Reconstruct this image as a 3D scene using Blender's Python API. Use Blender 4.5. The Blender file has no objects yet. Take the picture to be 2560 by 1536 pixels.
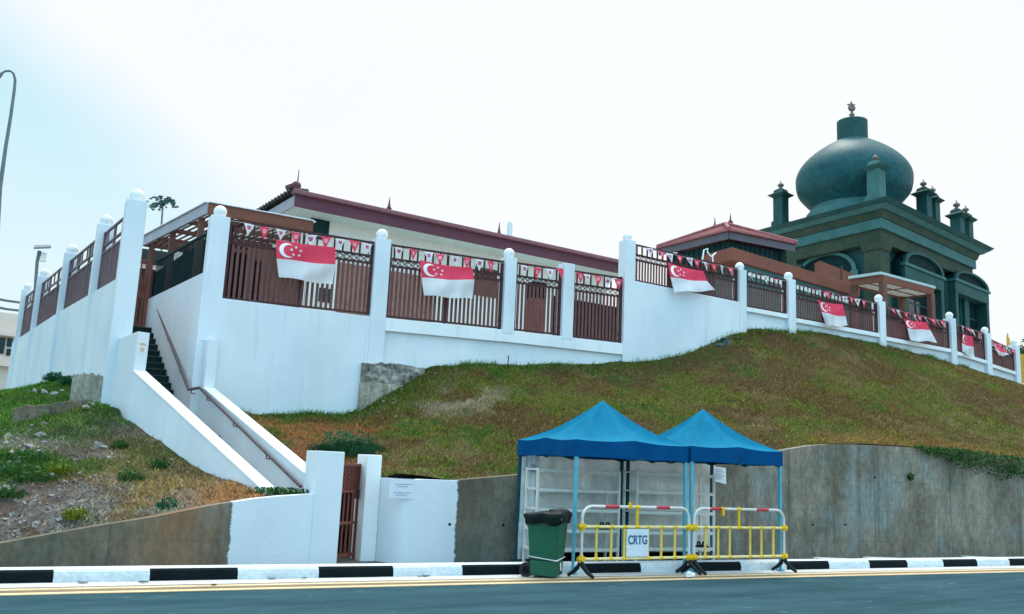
import bpy, bmesh, math, random
import numpy as np
from mathutils import Vector, Matrix
random.seed(7); rng = np.random.default_rng(11)
scene = bpy.context.scene
COL = scene.collection
R = math.radians
# ------------------------------------------------------------------ camera model (photo is 2560 x 1536)
FPX, PIT, ROL, TH, CH, CD = 2250., .1761, .0454, .4906, 1.481, 11.4415
cR = Vector((math.cos(TH), -math.sin(TH), 0))
cF = Vector((math.sin(TH)*math.cos(PIT), math.cos(TH)*math.cos(PIT), math.sin(PIT)))
cU = Vector((-math.sin(TH)*math.sin(PIT), -math.cos(TH)*math.sin(PIT), math.cos(PIT)))
EYE = Vector((0, -CD, CH))
def ray(px, py):
    a, b = px-1280, py-768
    u = a*math.cos(ROL)+b*math.sin(ROL); v = a*math.sin(ROL)-b*math.cos(ROL)
    return cF + cR*(u/FPX) + cU*(v/FPX)
def aY(px, py, Y):
    r = ray(px, py); return EYE + r*((Y+CD)/r.y)
def aZ(px, py, Z):
    r = ray(px, py); return EYE + r*((Z-CH)/r.z)
def aP(px, py, p, q):                       # on the vertical plane through plan points p, q
    r = ray(px, py); n = Vector((-(q[1]-p[1]), q[0]-p[0], 0)); o = Vector((p[0], p[1], 0))
    return EYE + r*(((o-EYE).dot(n))/r.dot(n))
cam = bpy.data.cameras.new("camera"); co = bpy.data.objects.new("camera", cam); COL.objects.link(co)
x_ = cR*math.cos(ROL)+cU*math.sin(ROL); y_ = -cR*math.sin(ROL)+cU*math.cos(ROL)
co.matrix_world = Matrix(((x_.x, y_.x, -cF.x, EYE.x), (x_.y, y_.y, -cF.y, EYE.y), (x_.z, y_.z, -cF.z, EYE.z), (0, 0, 0, 1)))
cam.sensor_width = 36; cam.lens = FPX/2560*36; cam.clip_end = 3000; cam.clip_start = .1
scene.camera = co
# ------------------------------------------------------------------ materials
def nd(nt, t, **k):
    n = nt.nodes.new(t)
    for a, b in k.items(): setattr(n, a, b)
    return n
def ramp(nt, fac, stops):
    r = nd(nt, 'ShaderNodeValToRGB'); e = r.color_ramp.elements
    while len(e) > 1: e.remove(e[-1])
    e[0].position = stops[0][0]; e[0].color = (*stops[0][1], 1)
    for p, c in stops[1:]:
        q = e.new(p); q.color = (*c, 1)
    nt.links.new(fac, r.inputs[0]); return r.outputs[0]
def noise(nt, scale, detail=4, rough=.6, stretch=(1, 1, 1), off=0):
    g = nd(nt, 'ShaderNodeNewGeometry'); m = nd(nt, 'ShaderNodeMapping')
    m.inputs['Scale'].default_value = [scale*s for s in stretch]; m.inputs['Location'].default_value = (off, off*1.7, off*.3)
    nt.links.new(g.outputs['Position'], m.inputs[0])
    n = nd(nt, 'ShaderNodeTexNoise'); n.inputs['Scale'].default_value = 1; n.inputs['Detail'].default_value = detail; n.inputs['Roughness'].default_value = rough
    nt.links.new(m.outputs[0], n.inputs['Vector']); return n.outputs['Fac']
def mix(nt, f, a, b, mode='MIX'):
    m = nd(nt, 'ShaderNodeMix', data_type='RGBA', blend_type=mode)
    for s, v in ((0, f), (6, a), (7, b)):
        if isinstance(v, (int, float)): m.inputs[s].default_value = v
        elif isinstance(v, tuple): m.inputs[s].default_value = (*v, 1)
        else: nt.links.new(v, m.inputs[s])
    return m.outputs[2]
def mth(nt, op, a, b=0., c=None):
    m = nd(nt, 'ShaderNodeMath', operation=op)
    for i, v in enumerate((a, b) if c is None else (a, b, c)):
        if isinstance(v, (int, float)): m.inputs[i].default_value = v
        else: nt.links.new(v, m.inputs[i])
    return m.outputs[0]
def newmat(name):
    m = bpy.data.materials.new(name); m.use_nodes = True; nt = m.node_tree
    return m, nt, nt.nodes['Principled BSDF']
def bump(nt, b, h, dist, strength=.6):
    n = nd(nt, 'ShaderNodeBump'); n.inputs['Distance'].default_value = dist; n.inputs['Strength'].default_value = strength
    nt.links.new(h, n.inputs['Height']); nt.links.new(n.outputs[0], b.inputs['Normal'])
def M(name, c1, c2=None, scale=3, rough=.7, stretch=(1, 1, 1), bs=40, bd=.002, metal=0., spec=.3, lo=.35, hi=.68, fine=.12, trans=0.):
    m, nt, b = newmat(name); c2 = c2 or tuple(v*.8 for v in c1)
    n = noise(nt, scale, 5, .65, stretch, random.random()*50)
    c = ramp(nt, n, [(lo, c2), (hi, c1)])
    if fine:
        f = ramp(nt, noise(nt, bs, 3, .6), [(.3, (1-fine,)*3), (.7, (1+fine,)*3)])
        c = mix(nt, 1., c, f, 'MULTIPLY')
    nt.links.new(c, b.inputs['Base Color']); b.inputs['Roughness'].default_value = rough; b.inputs['Metallic'].default_value = metal
    b.inputs['Specular IOR Level'].default_value = spec
    if bd: bump(nt, b, noise(nt, bs, 4, .7), bd)
    if trans:
        t = nd(nt, 'ShaderNodeBsdfTranslucent'); nt.links.new(c, t.inputs[0]); s = nd(nt, 'ShaderNodeMixShader'); s.inputs[0].default_value = trans
        nt.links.new(b.outputs[0], s.inputs[1]); nt.links.new(t.outputs[0], s.inputs[2]); nt.links.new(s.outputs[0], nt.nodes['Material Output'].inputs[0])
    return m
def white_wall(name, base=(.74, .79, .83), dirt=(.55, .58, .56), amt=.5):
    m, nt, b = newmat(name)
    st = ramp(nt, noise(nt, 1.1, 3, .55, (1.1, 1.1, .3), random.random()*30), [(.46, (0, 0, 0)), (.85, (amt,)*3)])
    bl = ramp(nt, noise(nt, .55, 5, .6, (1, 1, 1), random.random()*30), [(.35, (.88, .91, .93)), (.65, (1.04, 1.02, 1.0))])
    c = mix(nt, 1., mix(nt, st, base, dirt), bl, 'MULTIPLY')
    rs = ramp(nt, noise(nt, 1., 4, .6, (5.5, 5.5, .28), 77.), [(.60, (0, 0, 0)), (.74, (amt*.75,)*3)])
    c = mix(nt, rs, c, (.50, .50, .46))
    spot = ramp(nt, noise(nt, 9, 6, .8, (1, 1, .7), 12.), [(.70, (0, 0, 0)), (.78, (.45,)*3)])
    c = mix(nt, spot, c, (.42, .43, .40))
    nt.links.new(c, b.inputs['Base Color']); b.inputs['Roughness'].default_value = .75; b.inputs['Specular IOR Level'].default_value = .2
    bump(nt, b, noise(nt, 25, 5, .7), .004, .5)
    return m
def concrete(name, edge=None, side=1, dark=(.11, .088, .06), light=(.30, .25, .185), rust=None):
    """bare weathered concrete; beyond x = edge (towards side) the wall is painted white with a ragged brush edge"""
    m, nt, b = newmat(name)
    a = noise(nt, 1.25, 7, .72, (1., 1., .8), 3.); s = noise(nt, 2.2, 6, .7, (1.6, 1.6, .3), 9.)
    f = mth(nt, 'ADD', mth(nt, 'MULTIPLY', a, .72), mth(nt, 'MULTIPLY', s, .28))
    c = ramp(nt, f, [(.34, dark), (.47, tuple((p+q)/2 for p, q in zip(dark, light))), (.62, light), (.75, (.36, .34, .29))])
    gr = ramp(nt, noise(nt, .8, 5, .7, (1, 1, .5), 21.), [(.50, (0, 0, 0)), (.68, (.6,)*3)])
    c = mix(nt, gr, c, (.075, .095, .07))
    bp = ramp(nt, noise(nt, .55, 6, .72, (1, 1, 1.2), 41.), [(.48, (0, 0, 0)), (.60, (.75,)*3)])
    c = mix(nt, bp, c, (.21, .27, .26))
    bp = ramp(nt, noise(nt, .9, 6, .75, (1, 1, .7), 71.), [(.50, (0, 0, 0)), (.64, (.7,)*3)])
    c = mix(nt, bp, c, tuple(v*1.15 for v in dark))
    c = mix(nt, 1., c, ramp(nt, noise(nt, 14, 5, .75, (1, 1, .5)), [(.3, (.68,)*3), (.7, (1.28,)*3)]), 'MULTIPLY')
    vs = ramp(nt, noise(nt, 1., 5, .65, (4.5, 4.5, .3), 55.), [(.52, (0, 0, 0)), (.70, (.6,)*3)])
    c = mix(nt, vs, c, tuple(v*.8 for v in dark))
    spec = ramp(nt, noise(nt, 5, 6, .8, (1, 1, .6), 33.), [(.69, (0, 0, 0)), (.76, (.5,)*3)])
    c = mix(nt, spec, c, (.42, .40, .36))
    g = nd(nt, 'ShaderNodeNewGeometry'); sp = nd(nt, 'ShaderNodeSeparateXYZ'); nt.links.new(g.outputs['Position'], sp.inputs[0])
    if rust is not None:
        w = mth(nt, 'SUBTRACT', 1., mth(nt, 'ABSOLUTE', mth(nt, 'DIVIDE', mth(nt, 'SUBTRACT', sp.outputs[0], rust), .75)))
        w = mth(nt, 'MULTIPLY', mth(nt, 'MAXIMUM', w, 0.), mth(nt, 'MULTIPLY', s, .85))
        c = mix(nt, w, c, (.30, .13, .045))
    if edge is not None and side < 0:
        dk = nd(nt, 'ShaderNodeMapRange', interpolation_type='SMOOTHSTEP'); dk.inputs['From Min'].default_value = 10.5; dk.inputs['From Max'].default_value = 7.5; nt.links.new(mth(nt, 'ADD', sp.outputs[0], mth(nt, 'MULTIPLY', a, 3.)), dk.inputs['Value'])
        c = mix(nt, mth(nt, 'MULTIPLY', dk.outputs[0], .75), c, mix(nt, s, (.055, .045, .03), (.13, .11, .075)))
    jz = mth(nt, 'ABSOLUTE', mth(nt, 'SUBTRACT', mth(nt, 'FRACT', mth(nt, 'ADD', mth(nt, 'MULTIPLY', sp.outputs[2], 1.62), mth(nt, 'MULTIPLY', a, .03))), .5))
    c = mix(nt, mth(nt, 'MULTIPLY', mth(nt, 'LESS_THAN', jz, .012), .28), c, (.07, .07, .06))
    jn = mth(nt, 'ABSOLUTE', mth(nt, 'SUBTRACT', mth(nt, 'FRACT', mth(nt, 'MULTIPLY', sp.outputs[0], .41)), .5))
    c = mix(nt, mth(nt, 'MULTIPLY', mth(nt, 'LESS_THAN', jn, .006), .5), c, (.07, .07, .06))
    if edge is not None:
        n = noise(nt, 6, 5, .7)
        d = mth(nt, 'MULTIPLY', mth(nt, 'SUBTRACT', mth(nt, 'ADD', sp.outputs[0], mth(nt, 'MULTIPLY', mth(nt, 'SUBTRACT', n, .5), .16)), edge), side*40.)
        d = mth(nt, 'MINIMUM', mth(nt, 'MAXIMUM', d, 0.), 1.)
        wc = mix(nt, ramp(nt, noise(nt, 1.4, 5, .6, (1, 1, .5), 5.), [(.4, (0, 0, 0)), (.75, (.5,)*3)]), (.72, .78, .83), (.60, .64, .66))
        c = mix(nt, d, c, wc)
    nt.links.new(c, b.inputs['Base Color']); b.inputs['Roughness'].default_value = .9; b.inputs['Specular IOR Level'].default_value = .2
    bump(nt, b, noise(nt, 18, 6, .75), .012, .7)
    return m
PA = {}
PA['white'] = white_wall('white_wall_paint', amt=.42)
PA['white2'] = white_wall('white_paint_lit', (.84, .87, .88), (.70, .72, .70), .35)  # brighter copy of the wall white, overhead light put into the colour
PA['ball'] = M('white_ball', (.85, .86, .86), (.78, .80, .80), 6, .5)
PA['fence'] = M('brown_fence_metal', (.185, .085, .078), (.13, .06, .056), 4, .6, spec=.15)
PA['fence_d'] = M('dark_fence_metal', (.085, .036, .038), (.055, .026, .028), 4, .6, spec=.15)
PA['fence_l'] = M('purple_fence_metal', (.17, .105, .12), (.11, .07, .085), 4, .5)
PA['gate'] = M('gate_red_brown', (.25, .075, .055), (.17, .05, .038), 5, .55)
PA['rail'] = M('handrail_metal', (.13, .08, .085), (.07, .05, .055), 8, .4)
PA['step'] = M('step_green', (.018, .042, .038), (.010, .026, .024), 5, .85, spec=.08)
PA['fascia'] = M('brown_fascia', (.235, .090, .062), (.18, .07, .05), 1.5, .7, spec=.12)
PA['fascia_g'] = M('grey_fascia', (.42, .42, .47), (.36, .36, .41), 2, .6)
PA['slat'] = M('timber_slat', (.18, .078, .052), (.12, .055, .04), 3, .6)
PA['purple'] = M('purple_fascia', (.135, .042, .062), (.10, .032, .05), 2, .55)
PA['purple_t'] = M('purple_gutter', (.24, .10, .12), (.19, .08, .10), 2, .5)
PA['hallwall'] = M('hall_wall', (.84, .84, .78), (.76, .77, .72), 1.2, .8)
PA['soffit'] = M('hall_soffit', (.70, .80, .76), (.62, .72, .69), 2, .8)
PA['tile'] = M('red_roof_tile', (.36, .125, .13), (.22, .075, .08), 5, .75)
PA['tile_d'] = M('dark_roof_tile', (.06, .06, .055), (.04, .04, .04), 5, .8)
PA['teal_d'] = M('dark_teal_boards', (.02, .05, .052), (.012, .034, .036), 3, .75, spec=.08)
PA['mq'] = M('teal_granite', (.026, .098, .094), (.018, .070, .068), 1.2, .6, fine=.2, bs=9, spec=.12)
PA['mq_l'] = M('teal_granite_light', (.066, .182, .180), (.048, .140, .138), 1.5, .6, fine=.2, bs=9, spec=.12)
PA['mq_b'] = M('olive_granite', (.056, .080, .052), (.030, .058, .044), 1.4, .6, fine=.2, bs=9, spec=.1)
PA['mq_d'] = M('dark_teal', (.009, .034, .034), (.006, .022, .023), 1.5, .7, spec=.06)
PA['dome'] = M('dome_teal', (.020, .100, .110), (.014, .078, .088), 1.0, .5, fine=.25, bs=5, bd=.01, spec=.13)
PA['bronze'] = M('bronze_finial', (.20, .17, .14), (.13, .11, .09), 8, .4)
PA['fascia_p'] = M('dark_grey_fascia', (.13, .115, .135), (.10, .09, .11), 2, .6)
PA['palefoot'] = M('pale_footing', (.50, .46, .38), (.24, .21, .16), 2.2, .95, (2.2, 2.2, .35), bs=12, bd=.03, fine=.3)
PA['pave'] = M('terrace_bounce_pale', (.55, .54, .50), (.48, .47, .44), 2, .8)  # pale floor tone chosen to bounce light onto the hall wall and soffit
PA['glass'] = M('dark_glass', (.012, .024, .026), (.008, .016, .018), 2, .08, bd=0)
PA['brick'] = M('pale_brick', (.36, .21, .17), (.27, .14, .11), 12, .85)
PA['browndoor'] = M('brown_timber', (.15, .065, .045), (.11, .05, .036), 2, .6, (6, 6, .4))
PA['dark'] = M('near_black', (.010, .010, .011), (.006, .006, .007), 2, .9, spec=.05)  # serves real black parts and the painted-in shade panels
PA['red'] = M('flag_red', (.95, .10, .18), (.88, .075, .14), 2, .8, bd=0, fine=.05, trans=.38, spec=.05)
PA['flagw'] = M('flag_white', (.82, .84, .86), (.76, .78, .81), 2, .8, bd=0, fine=.03, trans=.3, spec=.05)
PA['emblem'] = M('emblem_white', (.88, .84, .86), (.84, .80, .82), 2, .7, bd=0, fine=0)
PA['pen_mark'] = M('pennant_mark', (.42, .10, .30), (.60, .08, .16), 30, .7, bd=0, fine=0)
PA['pen_mark2'] = M('pennant_mark_pale', (.82, .42, .48), (.78, .25, .32), 30, .7, bd=0, fine=0)
PA['cord'] = M('cord', (.45, .4, .42), None, 5, .8)
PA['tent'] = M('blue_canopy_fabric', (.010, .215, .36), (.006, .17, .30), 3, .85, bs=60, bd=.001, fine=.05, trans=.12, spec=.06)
PA['valance'] = M('valance_blue_shaded', (.001, .074, .21), (.0006, .058, .175), 3, .85, bs=60, bd=.001, fine=.05, spec=.06)  # canopy blue darkened, the valance's dimmer light put into the colour
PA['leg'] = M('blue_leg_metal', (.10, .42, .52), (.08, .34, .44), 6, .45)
PA['leg_d'] = M('leg_blue_shaded', (.012, .085, .11), (.009, .065, .085), 6, .6, spec=.1)  # shaded copy of the leg blue for poles under the canopy
PA['sheet'] = M('plastic_sheet', (.88, .88, .82), (.66, .67, .62), 1.6, .4, (2, 2, .3), bs=7, bd=.02, trans=.1)
PA['sheetw'] = M('plastic_sheet_fold', (.86, .88, .88), (.76, .8, .8), 2, .4, bs=7, bd=.02)
PA['rack'] = M('white_rack', (.80, .78, .72), (.68, .66, .60), 4, .5)
PA['paper'] = M('paper', (.78, .80, .82), (.74, .76, .78), 2, .7, bd=0, fine=.03)
PA['ink'] = M('faint_ink', (.42, .38, .46), (.36, .33, .42), 9, .8, bd=0)
PA['bin'] = M('bin_green', (.010, .105, .055), (.008, .085, .045), 3, .45)
PA['bag'] = M('bag_black', (.010, .018, .018), (.004, .008, .008), 9, .34, bs=18, bd=.03, spec=.12)
PA['rubber'] = M('black_rubber', (.012, .017, .018), (.008, .012, .013), 8, .7)
PA['pipe'] = M('barrier_white_pipe', (.72, .70, .67), (.62, .60, .57), 6, .5)
PA['yellow'] = M('barrier_yellow', (.86, .55, .02), (.76, .46, .015), 6, .5)
PA['yellow_p'] = M('barrier_pale_yellow', (.86, .76, .44), (.82, .66, .26), 7, .5)
PA['yellow_b'] = M('barrier_bar_yellow', (.86, .64, .16), (.80, .52, .06), 7, .5)
PA['redtape'] = M('red_sleeve', (.62, .05, .08), (.52, .04, .06), 6, .5)
PA['signblue'] = M('sign_board', (.70, .77, .82), (.66, .72, .78), 3, .5, bd=0)
PA['signtext'] = M('sign_letters', (.03, .14, .26), None, 3, .6, bd=0)
PA['black'] = M('kerb_black', (.0035, .010, .012), (.002, .006, .0075), 4, .8, (1, 1, 1), bs=30, bd=.003, fine=.4, spec=.12)
PA['steel'] = M('lamp_steel', (.16, .20, .22), (.12, .15, .17), 5, .5)
PA['rock'] = M('pale_rock', (.36, .36, .36), (.15, .15, .14), 7, .9, bs=20, bd=.02)
PA['oldconc'] = M('old_concrete', (.22, .18, .125), (.08, .075, .05), 2.4, .95, (1.5, 1.5, .5), bs=14, bd=.02, fine=.35)
PA['rubble'] = M('rubble_concrete', (.42, .39, .34), (.09, .09, .075), 5, .95, (1, 1, 1.6), bs=10, bd=.06, fine=.5)
PA['tarp'] = M('tarp_teal', (.02, .06, .075), (.05, .10, .09), 4, .5)
PA['cream'] = M('cream_wall', (.74, .62, .54), (.68, .56, .48), 1, .85)
PA['bananay'] = M('yellow_cloth', (.75, .42, .06), (.62, .33, .05), 3, .7)
PA['bark'] = M('bark', (.12, .10, .08), (.07, .06, .05), 6, .9)
PA['edge'] = M('canopy_edge', (.46, .60, .58), (.40, .54, .52), 2, .7, spec=.1)
PA['poly'] = M('white_sheet_roof', (.80, .86, .86), (.74, .80, .80), 2, .5)
def leafmat(name, stops, sc=1.2, rough=.6, trans=.25):
    m, nt, b = newmat(name)
    at = nd(nt, 'ShaderNodeAttribute', attribute_name='tint'); n = noise(nt, sc, 5, .65, (1, 1, 1), random.random()*9)
    f = mth(nt, 'ADD', mth(nt, 'MULTIPLY', n, .72), mth(nt, 'MULTIPLY', at.outputs['Fac'], .28))
    c = ramp(nt, f, stops); nt.links.new(c, b.inputs['Base Color']); b.inputs['Roughness'].default_value = rough; b.inputs['Specular IOR Level'].default_value = .15
    t = nd(nt, 'ShaderNodeBsdfTranslucent'); nt.links.new(c, t.inputs[0]); s = nd(nt, 'ShaderNodeMixShader'); s.inputs[0].default_value = trans
    nt.links.new(b.outputs[0], s.inputs[1]); nt.links.new(t.outputs[0], s.inputs[2]); nt.links.new(s.outputs[0], nt.nodes['Material Output'].inputs[0])
    return m
PA['leaf'] = leafmat('leaf_green', [(.2, (.012, .05, .012)), (.5, (.025, .10, .022)), (.75, (.07, .16, .03))])
PA['leaf_b'] = leafmat('leaf_bluegreen', [(.2, (.012, .06, .03)), (.5, (.028, .12, .055)), (.8, (.07, .20, .09))])
PA['leaf_hazy'] = leafmat('leaf_hazy', [(.2, (.035, .10, .10)), (.5, (.05, .13, .12)), (.8, (.09, .18, .16))])  # distance haze mixed into the leaf colour as blue-grey
PA['leaf_y'] = leafmat('leaf_yellowgreen', [(.2, (.06, .10, .008)), (.5, (.13, .17, .012)), (.8, (.22, .24, .02))])
# ------------------------------------------------------------------ mesh builder
class MB:
    def __init__(s): s.v = []; s.f = []; s.m = []; s.sm = []
    def add(s, vs, fs, mi=0, smooth=False):
        k = len(s.v); s.v += [tuple(v) for v in vs]
        for f in fs: s.f.append([k+i for i in f]); s.m.append(mi); s.sm.append(smooth)
    def hexa(s, b, t, mi=0):                 # 4 bottom points, 4 top points
        s.add(list(b)+list(t), [(3, 2, 1, 0), (4, 5, 6, 7), (0, 1, 5, 4), (1, 2, 6, 5), (2, 3, 7, 6), (3, 0, 4, 7)], mi)
    def box(s, x0, x1, y0, y1, z0, z1, mi=0):
        b = [(x0, y0), (x1, y0), (x1, y1), (x0, y1)]
        s.hexa([(x, y, z0) for x, y in b], [(x, y, z1) for x, y in b], mi)
    def beam(s, a, b, w, h, mi=0, up=(0, 0, 1)):   # rectangular bar along a->b, w sideways, h along up
        a, b = Vector(a), Vector(b); d = (b-a).normalized(); u = Vector(up); sd = d.cross(u)
        if sd.length < 1e-4: sd = d.cross(Vector((0, 1, 0)))
        sd.normalize(); u = sd.cross(d).normalized(); sd = sd*w/2; u = u*h/2
        s.hexa([a-sd-u, a+sd-u, b+sd-u, b-sd-u], [a-sd+u, a+sd+u, b+sd+u, b-sd+u], mi)
    def tube(s, pts, r, n=8, mi=0, cap=True):
        pts = [Vector(p) for p in pts]; rs = r if isinstance(r, (list, tuple)) else [r]*len(pts); vs = []; fs = []
        ref = None
        for i, p in enumerate(pts):
            d = (pts[min(i+1, len(pts)-1)]-pts[max(i-1, 0)]).normalized()
            if ref is None:
                ref = d.cross(Vector((0, 0, 1)))
                if ref.length < .05: ref = d.cross(Vector((0, 1, 0)))
            ref = (ref-d*ref.dot(d)).normalized(); q = d.cross(ref)
            for k in range(n):
                t = 2*math.pi*k/n; vs.append(p+(ref*math.cos(t)+q*math.sin(t))*rs[i])
        for i in range(len(pts)-1):
            for k in range(n): fs.append((i*n+k, i*n+(k+1) % n, (i+1)*n+(k+1) % n, (i+1)*n+k))
        s.add(vs, fs, mi, True)
        if cap: s.add(vs[:n], [tuple(range(n))[::-1]], mi); s.add(vs[-n:], [tuple(range(n))], mi)
    def lathe(s, c, prof, n=32, mi=0):       # prof: (r, z) bottom to top
        vs = []; fs = []
        for r_, z in prof:
            for k in range(n):
                t = 2*math.pi*k/n; vs.append((c[0]+r_*math.cos(t), c[1]+r_*math.sin(t), c[2]+z))
        for i in range(len(prof)-1):
            for k in range(n): fs.append((i*n+k, i*n+(k+1) % n, (i+1)*n+(k+1) % n, (i+1)*n+k))
        s.add(vs, fs, mi, True)
        s.add(vs[:n], [tuple(range(n))[::-1]], mi); s.add(vs[-n:], [tuple(range(n))], mi)
    def ball(s, c, r, mi=0, n=20):
        s.lathe(c, [(max(r*math.cos(t), .001), r*math.sin(t)) for t in np.linspace(-math.pi/2, math.pi/2, 13)], n, mi)
    def prism(s, poly, d, mi=0):             # 3-D polygon extruded by vector d
        n = len(poly); d = Vector(d); p = [Vector(q) for q in poly]
        s.add(p+[q+d for q in p], [tuple(range(n)), tuple(range(2*n-1, n-1, -1))]+[(i, i+n, (i+1) % n+n, (i+1) % n) for i in range(n)], mi)
    def quad(s, a, b, c, d, mi=0): s.add([a, b, c, d], [(0, 1, 2, 3)], mi)
    def strip(s, top, th, zb, mi=0):         # wall along plan points with tops (x, y, z); th to the back (left of direction)
        n = len(top)
        for i in range(n-1):
            a, b = Vector(top[i]), Vector(top[i+1])
            def off(j):
                p = Vector(top[max(j-1, 0)]); q = Vector(top[min(j+1, n-1)]); d = (q-p); d.z = 0; d.normalize(); return Vector((-d.y, d.x, 0))*th
            oa, ob = off(i), off(i+1); za = zb(i) if callable(zb) else zb; zc = zb(i+1) if callable(zb) else zb
            B = [Vector((a.x, a.y, za)), Vector((b.x, b.y, zc)), Vector((b.x, b.y, zc))+ob, Vector((a.x, a.y, za))+oa]
            fs = [(4, 5, 6, 7), (0, 1, 5, 4), (2, 3, 7, 6)]
            if i == 0: fs.append((3, 0, 4, 7))
            if i == n-2: fs.append((1, 2, 6, 5))
            s.add(B+[a, b, b+ob, a+oa], fs, mi)
    def build(s, name, mat, parent=None, bevel=0., sub=False):
        o = parent.location if parent is not None else Vector((0, 0, 0))
        P = parent
        while P is not None and P.parent is not None: P = P.parent; o = o+P.location
        if parent is None and s.v:
            a = np.array(s.v); o = Vector((float((a[:, 0].min()+a[:, 0].max())/2), float((a[:, 1].min()+a[:, 1].max())/2), float(a[:, 2].min())))
        me = bpy.data.meshes.new(name); me.from_pydata([(v[0]-o.x, v[1]-o.y, v[2]-o.z) for v in s.v], [], s.f)
        for q in (mat if isinstance(mat, (list, tuple)) else [mat]): me.materials.append(PA[q] if isinstance(q, str) else q)
        me.polygons.foreach_set('material_index', s.m); me.polygons.foreach_set('use_smooth', s.sm)
        bm = bmesh.new(); bm.from_mesh(me); bmesh.ops.recalc_face_normals(bm, faces=bm.faces); bm.to_mesh(me); bm.free()
        ob = bpy.data.objects.new(name, me); COL.objects.link(ob)
        if parent is None: ob.location = o
        else: ob.parent = parent
        if bevel:
            m = ob.modifiers.new('bevel', 'BEVEL'); m.width = bevel; m.segments = 2; m.limit_method = 'ANGLE'; m.angle_limit = R(50)
        return ob
def tag(o, label, cat, group=None):
    o['label'] = label; o['category'] = cat; o['kind'] = 'thing'
    if group: o['group'] = group
    return o
def kind(o, k='structure'): o['kind'] = k; return o
def thing(name, loc, label, cat, group=None):
    o = bpy.data.objects.new(name, None); o.empty_display_size = .2; COL.objects.link(o); o.location = Vector(loc); return tag(o, label, cat, group)
def box(name, a, mat, parent=None, bevel=0.):
    m = MB(); m.box(*a); return m.build(name, mat, parent, bevel)
def lerp(a, b, t): return a+(b-a)*t
def interp(x, pts):
    xs = [p[0] for p in pts]; return float(np.interp(x, xs, [p[1] for p in pts]))
# ------------------------------------------------------------------ ground, road, kerb
m, nt, b = newmat('asphalt')
c = ramp(nt, noise(nt, .9, 6, .7, (.5, 2.2, 1)), [(.35, (.014, .052, .066)), (.62, (.034, .088, .106))])
c = mix(nt, 1., c, ramp(nt, noise(nt, 60, 3, .7), [(.3, (.7,)*3), (.7, (1.3,)*3)]), 'MULTIPLY')
c = mix(nt, ramp(nt, noise(nt, 5, 5, .75, (.5, 1.6, 1), 7.), [(.62, (0, 0, 0)), (.70, (.7,)*3)]), c, (.16, .26, .30))
c = mix(nt, ramp(nt, noise(nt, .4, 4, .7, (.4, 3, 1), 17.), [(.55, (0, 0, 0)), (.75, (.5,)*3)]), c, (.012, .038, .045))
nt.links.new(c, b.inputs['Base Color']); b.inputs['Roughness'].default_value = .95; b.inputs['Specular IOR Level'].default_value = .1
bump(nt, b, noise(nt, 90, 3, .8), .004, .8); PA['asphalt'] = m
PA['gutter'] = M('gutter_paint', (.62, .64, .64), (.46, .48, .48), 1.4, .85, (1, 4, 1), bs=25, fine=.2)
PA['line'] = M('pale_yellow_line', (.76, .60, .36), (.52, .40, .24), 2.2, .8, (1, 6, 1), bs=30, fine=.2)
PA['dirt'] = M('brown_dirt', (.26, .19, .11), (.16, .12, .075), 1.5, .95, (1, 5, 1), fine=.2)
PA['kerbw'] = M('kerb_white', (.66, .73, .76), (.52, .58, .60), 2.2, .8, (1, 1, 2), bs=22, bd=.004, fine=.14)
PA['ground'] = M('ground_soil', (.16, .16, .11), (.09, .10, .06), .3, .95)
PA['apron'] = M('drain_concrete', (.16, .15, .13), (.08, .085, .075), 1.5, .95)
kind(box('ground', (-600, 600, -400, 900, -2, -.06), 'ground'))
kind(box('road', (-120, 160, -9.2, .02, -.5, 0), 'asphalt'))
kind(box('pavement', (-120, 160, -30, -9.2, -.5, .12), 'gutter'))
kind(box('gutter', (-120, 160, -.34, .02, -.3, .004), 'gutter'))
mk = MB()
for y0, y1, mi, z in ((-.90, -.38, 1, .004), (-.57, -.45, 0, .008), (-.88, -.76, 0, .008)):
    mk.box(-120, 160, y0, y1, -.2, z, mi)
kind(mk.build('road_marking', ['line', 'dirt']))
kb = MB(); x0 = .5357; prof = [(.0, -.2), (.0, .07), (.012, .115), (.038, .14), (.075, .152), (.19, .153), (.19, -.2)]
bounds = [x0+i*1.0 for i in range(-60, 120)]
for i, xa in enumerate(bounds[:-1]):
    xb = bounds[i+1]; blk = (i % 2 == 1); j = .012
    for (ya, za), (yb, zb) in zip(prof[:-1], prof[1:]):
        mi = 1 if (blk and yb < .07) else 0
        s1 = .06*max(za, 0); s2 = .06*max(zb, 0)
        kb.add([(xa-s1, ya, za), (xb-s1, ya, za), (xb-s2, yb, zb), (xa-s2, yb, zb)], [(0, 1, 2, 3)], mi)
kind(kb.build('kerb', ['kerbw', 'black']))
kind(box('verge', (-120, 160, .19, 3.2, -.5, -.05), 'apron'))
# chipped paint marks and leaf litter in the gutter
def leaf_bit(px, py, s, label, mat='bark'):
    p = aZ(px, py, .012); q = MB()
    pts = [(p.x+s*math.cos(t)*(1+.4*random.random()), p.y+s*.6*math.sin(t)*(1+.4*random.random()), .012+.012*random.random()) for t in np.linspace(0, 6.28, 8)[:-1]]
    q.prism(pts, (0, 0, .006)); tag(q.build('dead_leaf', mat), label, 'leaf', 'dead leaves along the kerb')
for px, py, s in ((208, 1457, .05), (360, 1456, .05), (680, 1447, .05), (1064, 1441, .05), (1050, 1443, .03), (760, 1447, .03), (535, 1463, .03)):
    leaf_bit(px, py, s, 'small dried brown leaf lying in the white gutter')
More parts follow.
